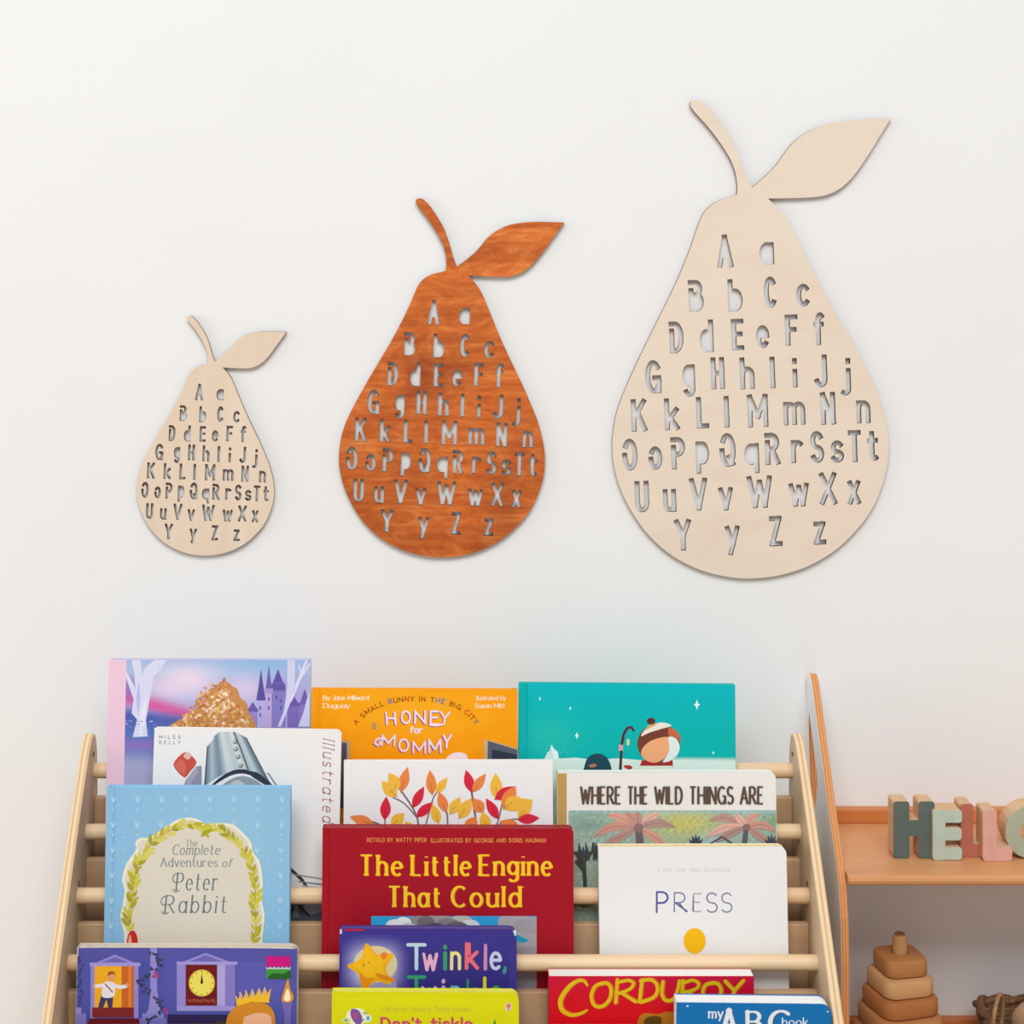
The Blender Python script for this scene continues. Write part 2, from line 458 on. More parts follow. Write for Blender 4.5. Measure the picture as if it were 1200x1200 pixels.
# ------------------------------------------------------------------ three pear alphabet boards
# one design, measured in the photo's pixels on the large board (1 px = 1 mm on the wall)
LEFT = [(863.5,228),(856,231),(844,234.5),(832,241.5),(823.6,251.5),(817.5,266),(810,288),(799,316),(784,349),(766,385),(748,422),(732,457.5),(722.5,484),(718,511),(718,535),(722.5,559),(731.5,583),(745,607),(761.5,628.5),(782.5,647.5),(805,661),(829,670.6),(856,676.4),(880,677.8),(907,675.4),(934,668.5),(958,658),(982,642.4),(1003,622),(1021,598),(1033,571),(1040,543),(1041.5,520),(1038.6,496),(1031.5,470),(1022,446),(1009,420),(994,392),(976,361),(958,328),(941.5,295),(929.5,271),(920.5,254.5),(911.5,244),(900,232.5)]
STEM = [(863.5,228),(864,218.5),(862,203.5),(856,187),(844,167.5),(829,148),(815.5,133),(809.5,125)] 
STEM_TIP = [(808.6,121),(811,118.2),(815.5,117.2),(820,118.4)]
STEM2 = [(826,123),(832,128.5),(844,143.5),(856,161.5),(865,181),(871.6,199),(877.5,213.5),(881.5,220)]
LEAF1 = [(881.5,220),(895,208),(910,193),(923.5,174),(935.5,162),(952,151.6),(970,145.6),(994,141.2),(1018,139.6),(1044,138.6)]
LEAF2 = [(1044,138.6),(1030,161.5),(1015,185.5),(1000,206.5),(986.5,219.5),(973,227),(958,230.6),(928,232.2),(900,232.5)]
body_d = smooth_pts(LEFT, 3) + [(881.5,220)]
stem_d = smooth_pts(STEM + STEM_TIP + STEM2, 4)
leaf_d = smooth_pts(LEAF1, 4)[:-1] + smooth_pts(LEAF2, 4)
BOX = {
'A':(840,859,275,313.6),'a':(890,907,284,310),'B':(806.5,824.5,328,365),'b':(853,870,327,365),'C':(895,909,324,361),'c':(933,948,332.5,359.5),
'D':(784,801,376.6,414),'d':(820,836,374.5,412.6),'E':(857,871.6,373.6,410.5),'e':(886,901.6,381,408),'F':(920,935,368.5,405),'f':(953.5,966,366,404.5),
'G':(756,775,422,461),'g':(800,814.6,427,465),'H':(833,849,418.6,456),'h':(867,884,418.6,456),'I':(902.5,908,418,455),'i':(928.6,935,419.5,454),'J':(954,969.4,415.6,454),'j':(985,997,419.5,463.6),
'K':(739.6,758,467.5,505.6),'k':(778.6,796,466.6,504),'L':(816,830.5,465,502),'l':(848.5,854.5,464,501),'M':(876,900,462,500.5),'m':(918,943.6,470.5,498),'N':(961.6,979,459.4,497.5),'n':(1003.6,1020,469,496),
'O':(729,747,514,551.5),'o':(760,776,523,550.6),'P':(786,803,512,550),'p':(815.5,831,517,555),'Q':(843,862,507.4,547.4),'q':(872.5,889.6,519.4,554.5),'R':(896,914,507,544.6),'r':(927,941,515.5,542.5),'S':(949.6,965.5,505,542.5),'s':(973.6,989,516,542),'T':(994,1009,504,541.6),'t':(1016.5,1029,505,540),
'U':(744,760.6,563.5,600.4),'u':(777,792.4,573,600),'V':(808,829,560,598),'v':(842,859,571,598),'W':(875.5,905,557.5,595),'w':(924.4,948,566,593.5),'X':(960.4,980.5,553.6,591.4),'x':(993.4,1008.4,563,591),
'Y':(790.6,810,608.5,645),'y':(850,867,616,650.5),'Z':(901.6,916.6,604.6,640),'z':(953.5,968,611,638),
}
CUT = dict(GL)   # stencil cuts: rings and bowls keep a bridge at the upper left, closed counters fall out
CUT['D'] = [[(0,0),(0,.74)],[(-.02,1),(.2,1),(.2,.5,.36,.5,90,-90),(0,0)]]
CUT['O'] = [[(.3,.5,.3,.5,140,-178)]]
CUT['o'] = [[(.24,.33,.24,.33,140,-175)]]
CUT['P'] = [[(0,0),(0,.72)],[(-.02,1),(.22,1),(.22,.73,.25,.27,90,-90),(0,.46)]]
CUT['R'] = [[(0,0),(0,.74)],[(-.02,1),(.22,1),(.22,.74,.25,.26,90,-90),(0,.48)],[(.22,.48),(.5,0)]]
CUT['B'] = [[(0,0),(0,.7)],[(-.02,1),(.22,1),(.22,.77,.2,.23,90,-90)],cap_bowl(0,.54,.24,.24)]
CUT['Q'] = [[(.3,.5,.3,.5,140,-178)],[(.38,.26),(.56,.04)]]
CUT['G'] = [[(.3,.5,.3,.5,42,335)],[(.56,0),(.56,.46)],[(.56,.46),(.36,.46)]]
CUT['M'] = [V01,[(0,1),(.3,.3)],[(.3,.3),(.6,1)],[(.6,1),(.6,0)]]
CUT['i'] = [[(0,0),(0,.56)],[(0,.95),(0,1)]]
CUT['j'] = [[(.16,.60),(.16,-.1),(.02,-.1,.14,.2,0,-120)],[(.16,.95),(.16,1)]]
holes_d = []
for c, (x0, x1, y0, y1) in BOX.items():
    st = [expand(s, 16) for s in CUT[c]]
    ps = [q for s in st for q in s]
    gx0, gx1 = min(q[0] for q in ps), max(q[0] for q in ps); gy0, gy1 = min(q[1] for q in ps), max(q[1] for q in ps)
    hw = 2.95 if c.isupper() or c in 'bdfhkl' else 2.8
    W_, H_ = max(0.01, x1-x0-2*hw), (y1-y0-2*hw)
    kx = W_/(gx1-gx0) if gx1-gx0 > .02 else 1
    st2 = [[((q[0]-gx0)*kx - W_/2, (q[1]-gy0)/(gy1-gy0)*H_ - H_/2) for q in s] for s in st]
    outer, inner = contours(st2, hw, 0.55)
    cx, cy = (x0+x1)/2, (y0+y1)/2; a = R(-2.2)
    for l in outer:
        holes_d.append([(cx + q[0]*math.cos(a) + q[1]*math.sin(a)*1.0, cy + q[0]*math.sin(a) - q[1]*math.cos(a)) for q in l])

def pear(name, label, T, mat, burn, thick):
    """T maps design pixels to photo pixels; the board is flush on the wall, 'thick' deep"""
    def P(q):
        p = at(*T(q), thick); return (p.x, p.z)
    base = Vector((P((880, 677))[0], 0, P((880, 677))[1]))
    root = empty(name, base)
    tag(root, label, 'wall decoration', 'pear alphabet boards on the wall')
    to3 = lambda u, v, d: (u - base.x, -d, v - base.z)
    for nm, poly, hs in (('pear_body', body_d, holes_d), ('stem', stem_d, ()), ('leaf', leaf_d, ())):
        mb = MB(); mb.prism([P(q) for q in poly], to3, thick, 0.0, 0, 1, holes=[[P(q) for q in h] for h in hs])
        mb.build(nm, [mat, burn], root)
    return root
def sim(src, dst, s, rot):
    a = R(rot)
    return lambda q: (dst[0] + s*((q[0]-src[0])*math.cos(a) - (q[1]-src[1])*math.sin(a)), dst[1] + s*((q[0]-src[0])*math.sin(a) + (q[1]-src[1])*math.cos(a)))
pear('pear_alphabet_board', 'largest pale birch pear board with cut out letters, rightmost on the wall', lambda q: q, m_birch, m_burn, 0.0060)
pear('pear_alphabet_board', 'orange brown stained pear board with cut out letters, middle of three', sim((880, 520), (518.5, 535.5), 0.746, 4.2), m_stain, m_burn2, 0.0060)
pear('pear_alphabet_board', 'smallest pale wood pear board with cut out letters, leftmost on the wall', sim((880, 520), (241, 572.5), 0.4975, 4.0), m_birch_warm, m_burn, 0.0058)

# ------------------------------------------------------------------ tiered book rack
NT = 6
def h_t(k): return 0.6129 + 0.0527*(k-1)          # metres below the camera
def d_t(k): return 0.100 + 0.0463*(k-1)           # metres in front of the wall
XL, XR = -0.3945, 0.3838
ZTOP = ZC - 0.570
rack = empty('book_rack', (0, -0.2, 0))
tag(rack, 'pale birch tiered front facing book rack with dowel rails against the white wall', 'book rack')
def rk(p): return (p[0], p[1] + 0.2, p[2])
# side panel outline in (depth, z): rounded top, sloping front, vertical back
prof = [(0.084, 0.0), (0.083, 0.40), (0.083, ZTOP-0.055), (0.086, ZTOP-0.022), (0.094, ZTOP-0.005), (0.104, ZTOP), (0.117, ZTOP-0.004), (0.131, ZTOP-0.014)]
for k in np.linspace(0.78, 6.3, 14):
    prof.append((d_t(k) + 0.060 - 0.004*max(0, 1.4-k), ZC - h_t(k)))
prof += [(0.43, 0.17), (0.44, 0.08), (0.44, 0.0)]
for sx, x0, x1 in ((-1, XL-0.0105, XL), (1, XR, XR+0.0105)):
    mb = MB(); mb.prism(prof, lambda u, v, d: (d, -u+0.2, v), x0, x1, 0, 1)
    p = mb.build('side_panel', [m_ply, m_plyedge], rack, bevel=0.0012)
    xi = XL if sx < 0 else XR
    for (dd, zz) in ((0.108, ZC-0.592), (0.191, ZC-0.706), (0.238, ZC-0.776)):
        s_ = MB(); s_.tube([(xi - sx*(-0.0005) if sx > 0 else xi - 0.0005, -dd+0.2, zz), (xi - sx*0.0012, -dd+0.2, zz)], 0.0026, 10)
        s_.build('screw', m_screw, p)
for k in range(1, NT+1):
    mb = MB(); y, z = -d_t(k)+0.2, ZC-h_t(k)
    mb.tube([(XL-0.002, y, z), (XR+0.002, y, z)], 0.0084, 20); mb.build('dowel_rail', m_dowel, rack, smooth=True)
    mb = MB(); mb.box((XL, y-0.005, z-0.128), (XR, y+0.005, z-0.0285)); mb.build('front_slat', m_plank, rack, bevel=0.0012)
    mb = MB(); mb.box((XL, y+0.0052, z-0.086), (XR, y+0.044, z-0.079)); mb.build('shelf_ledge', m_plank, rack)
mb = MB(); mb.box((XL, -0.095+0.2, 0.08), (XR, -0.085+0.2, 0.16)); mb.build('back_rail', m_plank, rack)

# ------------------------------------------------------------------ books
class Book:
    """a book standing in pocket 'tier', leaning on the dowel behind; its top edge is seen at the two photo points"""
    def __init__(s, tier, tl, tr, t, label, style='hard', slack=0.002, base=(255,255,255), mat=None, pages=None, rad=0.007, spine=None, crop=(0,0,1), spine_w=0.0, lean=None):
        s.crop = crop; s.t = t; s.layer = 0; s.win = None
        yf = d_t(tier) - 0.0088 - slack; zl = ZC - h_t(tier) - 0.0786
        tan = (0.0463 - 0.0088 - slack - 0.0088 - t) / 0.1307
        if lean is not None: tan = min(tan, math.tan(R(lean)))
        th = math.atan(tan)
        zl += t*math.sin(th) + 0.0002
        N = Vector((0, -math.cos(th), math.sin(th)))           # cover normal, towards the camera
        s.O = Vector((0, -yf, zl)); C0 = camo.location
        def hit(px, py):
            d = Vector(((px-CX)/F, 1, -(py-CY)/F))
            return C0 + d * ((s.O - C0).dot(N) / d.dot(N))
        TL, TR = hit(*tl), hit(*tr)
        ux = (TR - TL); s.W = ux.length; ux.normalize(); uz = N.cross(ux) * -1
        if uz.z < 0: uz = -uz
        low = min(TL.z, TR.z)
        s.H = (max(TL.z, TR.z) - zl) / uz.z - abs(ux.z) * 0
        # the lower bottom corner must sit on the ledge
        c1, c2 = TL - uz*s.H, TR - uz*s.H
        s.H += (min(c1.z, c2.z) - zl) / uz.z
        o = TL - uz*s.H
        uy = -N
        M = Matrix(((ux.x, uy.x, uz.x, o.x), (ux.y, uy.y, uz.y, o.y), (ux.z, uy.z, uz.z, o.z), (0,0,0,1)))
        s.Mi = M.inverted(); s.M = M; s.hit = hit
        s.root = bpy.data.objects.new('picture_book', None); COL.objects.link(s.root); s.root.matrix_world = M
        s.root.empty_display_size = 0.03
        tag(s.root, label, 'book', 'picture books standing in the tiered rack')
        s.mb = MB(); s.mat = mat or m_print; s.style = style
        B = srgb(base); W, H = s.W, s.H; SP = srgb(spine or base)
        if style == 'hard':
            tc = 0.0024; g0, g1 = 0.0075, 0.0100
            for (a, b_, dy) in ((0, g0, 0), (g0, g1, 0.0007), (g1, W, 0)):
                cc = SP if a < g0 else B
                s.mb.box((a, dy, 0), (b_, tc, H), 0, cc)
            s.mb.box((0, t-tc, 0), (W, t, H), 0, B)
            s.mb.box((0, tc, 0), (tc, t-tc, H), 0, SP)
            pg = MB(); pg.box((tc, tc, 0.003), (W-0.0035, t-tc, H-0.003))
            pg.build('pages', pages or m_page, s.root)
        elif style == 'soft':
            tc = 0.0006
            s.mb.box((0, 0, 0), (W, tc, H), 0, B); s.mb.box((0, t-tc, 0), (W, t, H), 0, B); s.mb.box((0, tc, 0), (tc, t-tc, H), 0, SP)
            pg = MB(); pg.box((tc, tc, 0.0002), (W-0.0004, t-tc, H-0.0004)); pg.build('pages', pages or m_page, s.root)
        else:                                                    # board book with rounded outer corners
            tc = 0.0014
            def rr(e, r):
                p = [(0+e*0, e), (W-e-r, e)] + [(W-e-r+r*math.sin(R(a)), e+r-r*math.cos(R(a))) for a in range(15, 91, 15)]
                p += [(W-e-r+r*math.cos(R(a)), H-e-r+r*math.sin(R(a))) for a in range(0, 91, 15)] + [(0, H-e)]
                return p
            to3 = lambda u, v, d: (u, d, v)
            s.mb.prism(rr(0, rad), to3, 0, tc, 0, 0, B); s.mb.prism(rr(0, rad), to3, t-tc, t, 0, 0, B)
            s.mb.box((0, tc, 0), (0.0012, t-tc, H), 0, SP)
            pg = MB(); pg.prism([(max(p[0], 0.0012), p[1]) for p in rr(0.0005, rad)], to3, tc, t-tc); pg.build('pages', pages or m_page, s.root)
    # ---- artwork: coordinates are crop pixels (ox, oy, scale) of the photo, mapped to the cover's plane
    def loc(s, q):
        p = s.Mi @ s.hit(s.crop[0] + q[0]/s.crop[2], s.crop[1] + q[1]/s.crop[2]); return (p.x, p.z)
    def px(s, u, v):
        p = s.M @ Vector((u, 0, v)); d = p - camo.location
        X, Y = CX + d.x/d.y*F, CY - d.z/d.y*F
        return ((X - s.crop[0])*s.crop[2], (Y - s.crop[1])*s.crop[2])
    def up(s): s.layer += 1
    def clip(s, poly):
        e = 0.0003
        X0, Y0, X1, Y1 = s.win or (e, e, s.W-e, s.H-e)
        for ax, lim, sg in ((0, max(e, X0), 1), (0, min(s.W-e, X1), -1), (1, max(e, Y0), 1), (1, min(s.H-e, Y1), -1)):
            out = []
            for i in range(len(poly)):
                a, b_ = poly[i], poly[(i+1) % len(poly)]
                ia, ib = (a[ax]-lim)*sg >= 0, (b_[ax]-lim)*sg >= 0
                if ia: out.append(a)
                if ia != ib:
                    t = (lim-a[ax])/(b_[ax]-a[ax]); out.append((a[0]+(b_[0]-a[0])*t, a[1]+(b_[1]-a[1])*t))
            poly = out
            if len(poly) < 3: return []
        return poly
    def poly(s, pts, col, up=True, local=False, convex=False):
        s.layer += 1 if up else 0.04
        P = s.clip([tuple(p) for p in pts] if local else [s.loc(q) for q in pts])
        if len(P) < 3: return
        y = -0.000010 * s.layer; c = srgb(col)
        ar = sum(P[i][0]*P[(i+1) % len(P)][1]-P[(i+1) % len(P)][0]*P[i][1] for i in range(len(P)))
        if ar < 0: P = P[::-1]
        if convex or len(P) == 3: s.mb.face([(p[0], y, p[1]) for p in P], 0, c); return
        for t in tessellate_polygon([[Vector((p[0], p[1], 0)) for p in P]]):
            a = [P[k] for k in t]
            if (a[1][0]-a[0][0])*(a[2][1]-a[0][1])-(a[2][0]-a[0][0])*(a[1][1]-a[0][1]) < 0: a = a[::-1]
            s.mb.face([(p[0], y, p[1]) for p in a], 0, c)
    def spoly(s, pts, col, up=True, n=5): s.poly([p[:2] for p in smooth_pts([(q[0], q[1]) for q in pts], n, True)], col, up)
    def ell(s, cx, cy, rx, ry, col, rot=0, n=22, up=True):
        a = R(rot)
        s.poly([(cx + rx*math.cos(2*math.pi*i/n)*math.cos(a) - ry*math.sin(2*math.pi*i/n)*math.sin(a), cy + rx*math.cos(2*math.pi*i/n)*math.sin(a) + ry*math.sin(2*math.pi*i/n)*math.cos(a)) for i in range(n)], col, up, convex=True)
    def rect(s, x0, y0, x1, y1, col, up=True): s.poly([(x0,y0),(x1,y0),(x1,y1),(x0,y1)], col, up, convex=True)
    def leaf(s, x0, y0, x1, y1, wd, col, up=True, vein=None):
        dx, dy = x1-x0, y1-y0; L = math.hypot(dx, dy); nx, ny = -dy/L, dx/L
        A = []; Bk = []
        for i in range(9):
            t = i/8; h = wd*0.5*math.sin(math.pi*t**0.85)
            A.append((x0+dx*t+nx*h, y0+dy*t+ny*h)); Bk.append((x0+dx*t-nx*h, y0+dy*t-ny*h))
        s.poly(A + Bk[::-1][1:-1], col, up)
        if vein: s.line([(x0, y0), (x0+dx*.45, y0+dy*.45)], wd*0.05, vein)
    def window(s, x0, y0, x1, y1):
        a, b_ = s.loc((x0, y1)), s.loc((x1, y0)); s.win = (a[0], a[1], b_[0], b_[1])
    def shape(s, segs, col, step, up=True):
        if up: s.layer += 1
        outer, inner = ink_shape(segs, step)
        y = -0.000010 * s.layer; c = srgb(col)
        def inside(p, l):
            r = False
            for i in range(len(l)):
                a, b_ = l[i], l[i-1]
                if (a[1] > p[1]) != (b_[1] > p[1]) and p[0] < (b_[0]-a[0])*(p[1]-a[1])/(b_[1]-a[1])+a[0]: r = not r
            return r
        for o in outer:
            hs = [h for h in inner if len(h) > 3 and inside(h[0], o)]
            loops = [[s.loc(q) for q in l] for l in [o]+hs]
            flat = [p for l in loops for p in l]
            for t in tessellate_polygon([[Vector((p[0], p[1], 0)) for p in l] for l in loops]):
                P = s.clip([flat[k] for k in t])
                if len(P) < 3: continue
                if sum(P[i][0]*P[(i+1) % len(P)][1]-P[(i+1) % len(P)][0]*P[i][1] for i in range(len(P))) < 0: P = P[::-1]
                s.mb.face([(p[0], y, p[1]) for p in P], 0, c)
    def segs(s, pts, hw, thin=None, caps=True):
        P = [(p[0], p[1]) for p in pts]; n = len(P); out = []
        for i in range(n-1):
            dx, dy = P[i+1][0]-P[i][0], P[i+1][1]-P[i][1]; L = math.hypot(dx, dy) or 1
            if isinstance(hw, list): a, b_ = hw[i], hw[i+1]
            elif thin is None: a = b_ = hw
            else:
                w = lambda k: (lambda u, v: thin + (hw-thin)*abs(v)/(math.hypot(u, v) or 1))(P[min(k+1, n-1)][0]-P[max(k-1, 0)][0], P[min(k+1, n-1)][1]-P[max(k-1, 0)][1])
                a, b_ = w(i), w(i+1)
            out.append((P[i], P[i+1], a, b_, (not caps) and i == 0, (not caps) and i == n-2))
        return out
    def line(s, pts, hw, col, up=True, thin=None, caps=True):
        """pen stroke along crop-pixel points; 'thin' gives pen contrast (half width of horizontals)"""
        h = max(hw) if isinstance(hw, list) else hw
        s.shape(s.segs(pts, hw, thin, caps), col, max(0.7, h*0.42), up)
    def text(s, txt, x0, x1, base, cap, col, hw=0.07, thin=None, serif=0.0, slant=0.0, track=0.22, path=None, cols=None, jitter=0, caps=True, up=True):
        """stroke lettering fitted between x0 and x1 on a baseline (crop pixels), or along a polyline path"""
        if up: s.layer += 1
        wid = []
        for c in txt:
            a, b_ = gwidth(c); wid.append(b_-a)
        tr = track
        tot = sum(wid) + tr*(len(txt)-1)
        if path:
            L = [0]
            for i in range(len(path)-1): L.append(L[-1] + math.hypot(path[i+1][0]-path[i][0], path[i+1][1]-path[i][1]))
            span = L[-1]
        else: span = x1 - x0
        hwp = hw*cap
        kx = (span - 2*hwp)/tot if tot > 0.05 else cap
        if tot <= 0.05: x0 = (x0+x1)/2 - hwp
        cur = 0
        rng = random.Random(sum(map(ord, txt)))
        for gi, c in enumerate(txt):
            ga, gb = gwidth(c); pc = cols[gi] if cols else col
            jt = rng.uniform(-1, 1)*jitter
            def tf(q, cur=cur, ga=ga):
                u = hwp + (cur + q[0]-ga)*kx + q[1]*cap*slant; v = q[1]*cap + jt*cap
                if not path: return (x0+u, base-v)
                mid = hwp + (cur + wid[gi]/2)*kx
                i = 0
                while i < len(L)-2 and L[i+1] < mid: i += 1
                t = (mid-L[i])/(L[i+1]-L[i]); dx, dy = (path[i+1][0]-path[i][0])/(L[i+1]-L[i]), (path[i+1][1]-path[i][1])/(L[i+1]-L[i])
                bx, by = path[i][0]+dx*(mid-L[i]), path[i][1]+dy*(mid-L[i])
                du = u-mid
                return (bx+dx*du+dy*v, by+dy*du-dx*v)
            sg = []
            for st in GX[c]:
                sg += s.segs([tf(q) for q in st], hwp, None if thin is None else thin*cap, caps)
                if serif:
                    for e, o_ in ((0, 1), (len(st)-1, len(st)-2)):
                        dx, dy = st[e][0]-st[o_][0], st[e][1]-st[o_][1]
                        if abs(dy) > abs(dx)*1.2 and min(abs(st[e][1]-v) for v in (0, 1, .66, -.32)) < .03:
                            sl = serif*cap/kx; iw = 0.06*(1 if st[e][1] < .3 else -1)
                            sg += s.segs([tf((st[e][0]-sl, st[e][1]+iw*.4)), tf((st[e][0]+sl, st[e][1]+iw*.4))], (thin or hw*.5)*cap*1.1, None, False)
            if sg: s.shape(sg, pc, max(0.55, min(hwp, (thin or 9)*cap)*0.45), False)
            cur += wid[gi] + tr
    def field(s, nx, ny, func, u0=0.0, u1=1.0, v0=0.0, v1=1.0):
        """smooth printed colour field: func(crop x, crop y) -> colour; u from the left, v from the top (fractions)"""
        s.layer += 1; y = -0.000010*s.layer; e = 0.0003
        U = [min(max((u0+(u1-u0)*i/nx)*s.W, e), s.W-e) for i in range(nx+1)]
        V = [min(max((1-(v0+(v1-v0)*j/ny))*s.H, e), s.H-e) for j in range(ny+1)]
        C = [[srgb(*[min(255, max(0, c)) for c in func(*s.px(u, v))]) for u in U] for v in V]
        for j in range(ny):
            for i in range(nx):
                s.mb.face([(U[i], y, V[j+1]), (U[i+1], y, V[j+1]), (U[i+1], y, V[j]), (U[i], y, V[j])], 0, [C[j+1][i], C[j+1][i+1], C[j][i+1], C[j][i]])
    def done(s):
        o = s.mb.build('cover', s.mat, s.root, weld=False)
        return o

def mix(a, b, t):
    t = min(1, max(0, t)); return tuple(a[i] + (b[i]-a[i])*t for i in range(3))
def bump(x, y, cx, cy, rx, ry, p=2): return math.exp(-(abs((x-cx)/rx)**p + abs((y-cy)/ry)**p))

# ---- lilac fairy-tale landscape with a pink spine, back row
rng = random.Random(4)
bk = Book(2, (127.5, 773), (364, 773), 0.012, 'tall lilac book with pink spine, snowy trees and purple castle, back row left', base=(196,196,226), spine=(244,206,224), crop=(120,765,4.8))
def f(x, y):
    c = mix((165,180,226), (182,204,232), y/120) if y < 120 else (182,186,226)
    c = mix(c, (150,190,228), bump(x,y,900,60,260,90))
    c = mix(c, (240,222,238), 1.0*bump(x,y,480,150,170,90)); c = mix(c, (236,214,236), .8*bump(x,y,380,200,130,60)); c = mix(c, (232,210,236), .8*bump(x,y,800,200,110,80))
    yl = 230 + (x-130)*0.28
    c = mix(c, (226,92,158), .95*math.exp(-((y-yl-20)/42)**2) * (1 if x < 560 else math.exp(-((x-560)/120)**2)))
    c = mix(c, (150,110,190), .8*bump(x,y,140,200,60,70))
    g = mix((84,96,176), (92,124,190), (y-350)/120)
    c = mix(c, g, (y-(290+max(0,(x-120))*0.14))/50)
    if y > 440: c = mix(c, (150,120,196), .9*math.exp(-((y-520)/36)**2)); 
    if y > 520: c = mix(c, (176,176,214), (y-530)/90)
    c = mix(c, (176,150,214), .7*bump(x,y,1080,330,150,160))
    return c
gl = 0.087
bk.poly([(0,0),(gl*bk.W,0),(gl*bk.W,bk.H),(0,bk.H)], (243,205,223), local=True)
bk.field(90, 70, f, gl, 1.0, 0, 1)
T = (222,222,244)
bk.poly([(165,38),(215,38),(222,130),(235,90),(270,60),(300,38),(362,38),(330,90),(290,130),(268,250),(245,380),(255,470),(170,475),(195,375),(165,340),(175,260),(130,130),(126,90),(150,130),(185,200),(180,120)], T)
bk.poly([(205,150),(215,260),(200,350),(190,250)], (190,196,236)); bk.poly([(215,330),(250,240),(240,380),(225,470),(205,470)], (238,238,250))
for i in range(26):
    x = rng.uniform(130,440); y = rng.uniform(380,440); bk.ell(x, y, rng.uniform(3,9), rng.uniform(2,5), mix((120,140,205),(220,224,245),rng.random()), n=7, up=(i==0))
# castle
for (x0,x1,yt,yb,c) in ((868,916,265,420,(186,178,226)),(918,962,215,420,(198,172,220)),(952,1030,205,420,(136,128,196)),(820,872,310,420,(158,140,204)),(1040,1105,290,420,(128,110,184)),(1105,1165,280,420,(138,122,196))):
    bk.rect(x0,yt,x1,yb,c)
for (cx,wd,yt,yb,c) in ((892,27,88,268,(92,86,160)),(936,20,68,210,(116,102,176)),(988,34,90,178,(108,84,170)),(1076,40,240,300,(112,90,172)),(1138,30,200,290,(116,96,178)),(846,36,275,330,(112,94,172))):
    bk.poly([(cx,yt),(cx+wd*.55,yt+(yb-yt)*.6),(cx+wd,yb),(cx-wd,yb),(cx-wd*.55,yt+(yb-yt)*.6)], c)
bk.rect(952,176,1030,212,(100,92,168)); bk.rect(914,200,960,226,(170,150,212))
for x in (958,976,994,1012): bk.rect(x,164,x+10,178,(120,108,182), up=False)
for (x,y) in ((884,300),(884,340),(932,250),(932,300),(975,240),(1000,260),(1000,300)): bk.rect(x,y,x+8,y+20,(92,84,156), up=False)
bk.poly([(1040,38),(1085,38),(1082,180),(1062,270),(1030,350),(1005,415),(985,415),(1020,330),(1040,200)], (214,214,240)); bk.poly([(1172,200),(1172,415),(1100,415),(1130,340),(1150,260)], (206,212,240))
bk.line([(1085,200),(1130,90),(1150,40)], 8, (222,222,244)); bk.line([(1060,270),(1110,150),(1168,60)], 6, (226,224,244)); bk.line([(1120,130),(1105,70)], 4, (222,222,244))
# a plain golden bush in bloom in front
G = ((226,170,96),(206,140,76),(238,196,128),(190,118,66),(246,208,160),(232,150,110))
BUSH = [(395,430),(425,380),(470,362),(495,330),(530,315),(555,270),(590,250),(600,205),(640,190),(668,160),(705,165),(735,190),(760,205),(775,250),(812,285),(822,330),(845,370),(830,440)]
bk.spoly(BUSH, (206,146,84))
for i in range(420):
    x = rng.uniform(400, 840); y = rng.uniform(165, 440)
    if abs(x-640+(y-300)*.12) > 45 + (y-165)*.66: continue
    an = rng.uniform(0, 6.28); L = rng.uniform(14, 34)
    bk.leaf(x, y, x+L*math.cos(an), y+L*math.sin(an), L*.55, G[rng.randrange(6)], up=(i % 25 == 0))
for i in range(24):
    y = 200 + rng.uniform(0,210); x = 645 + rng.uniform(-1,1)*(20+(y-165)*.6); bk.ell(x, y, 9, 9, rng.choice([(250,214,190),(244,190,170),(252,230,190)]), n=9, up=(i == 0))
bk.done()

# ---- white large-format book, grey metal pail on the cover
bk = Book(3, (181, 853), (400, 856), 0.010, 'white book with grey riveted metal pail picture and sideways red lettering', base=(243,240,236), mat=m_matte, crop=(170,845,5), style='board', rad=0.006, spine=(150,60,60))
bk.line([(44,50),(44,250)], 4, (150,60,66))
bk.spoly([(228,330),(168,265),(190,215),(240,182),(285,215),(300,250),(262,300)], (212,84,70)); bk.spoly([(225,205),(250,182),(272,200),(252,225)], (236,190,178)); bk.spoly([(175,270),(205,225),(235,250),(230,315)], (222,108,92))
bk.poly([(222,400),(238,345),(300,265),(332,262),(332,400)], (150,146,168)); bk.poly([(238,345),(300,265),(312,300),(250,390)], (172,168,186))
def gm(t):
    st = [(0,(96,112,124)),(.12,(178,196,204)),(.24,(120,140,150)),(.36,(214,222,222)),(.5,(190,200,200)),(.58,(226,228,224)),(.66,(168,180,184)),(.78,(196,210,214)),(.9,(120,136,146)),(1,(84,98,110))]
    for i in range(len(st)-1):
        if st[i][0] <= t <= st[i+1][0]: return mix(st[i][1], st[i+1][1], (t-st[i][0])/(st[i+1][0]-st[i][0]))
    return st[-1][1]
TP = [(0,362,152),(.16,400,108),(.19,404,88),(.32,435,64),(.66,522,62),(.86,566,82),(1,596,98)]
def topc(t):
    for a, b_ in zip(TP, TP[1:]):
        if t <= b_[0]: k = (t-a[0])/(b_[0]-a[0]); return (a[1]+(b_[1]-a[1])*k, a[2]+(b_[2]-a[2])*k)
    return TP[-1][1:]
for i in range(30):
    t0, t1 = i/30, (i+1)/30
    a0, a1 = topc(t0), topc(t1)
    y0 = 385 - 95*math.sin(math.pi*t0)*.98; y1 = 385 - 95*math.sin(math.pi*t1)*.98
    bk.poly([a0, a1, (345+400*t1, y1), (345+400*t0, y0)], gm((t0+t1)/2), up=(i == 0), convex=True)
arc = [(375+375*t, 392 - 98*math.sin(math.pi*t)) for t in [i/18 for i in range(19)]]
bk.line(arc, [2+11*math.sin(math.pi*min(1, i/18*1.0))**.5 + (8 if i > 12 else 0) for i in range(19)], (52,58,74))
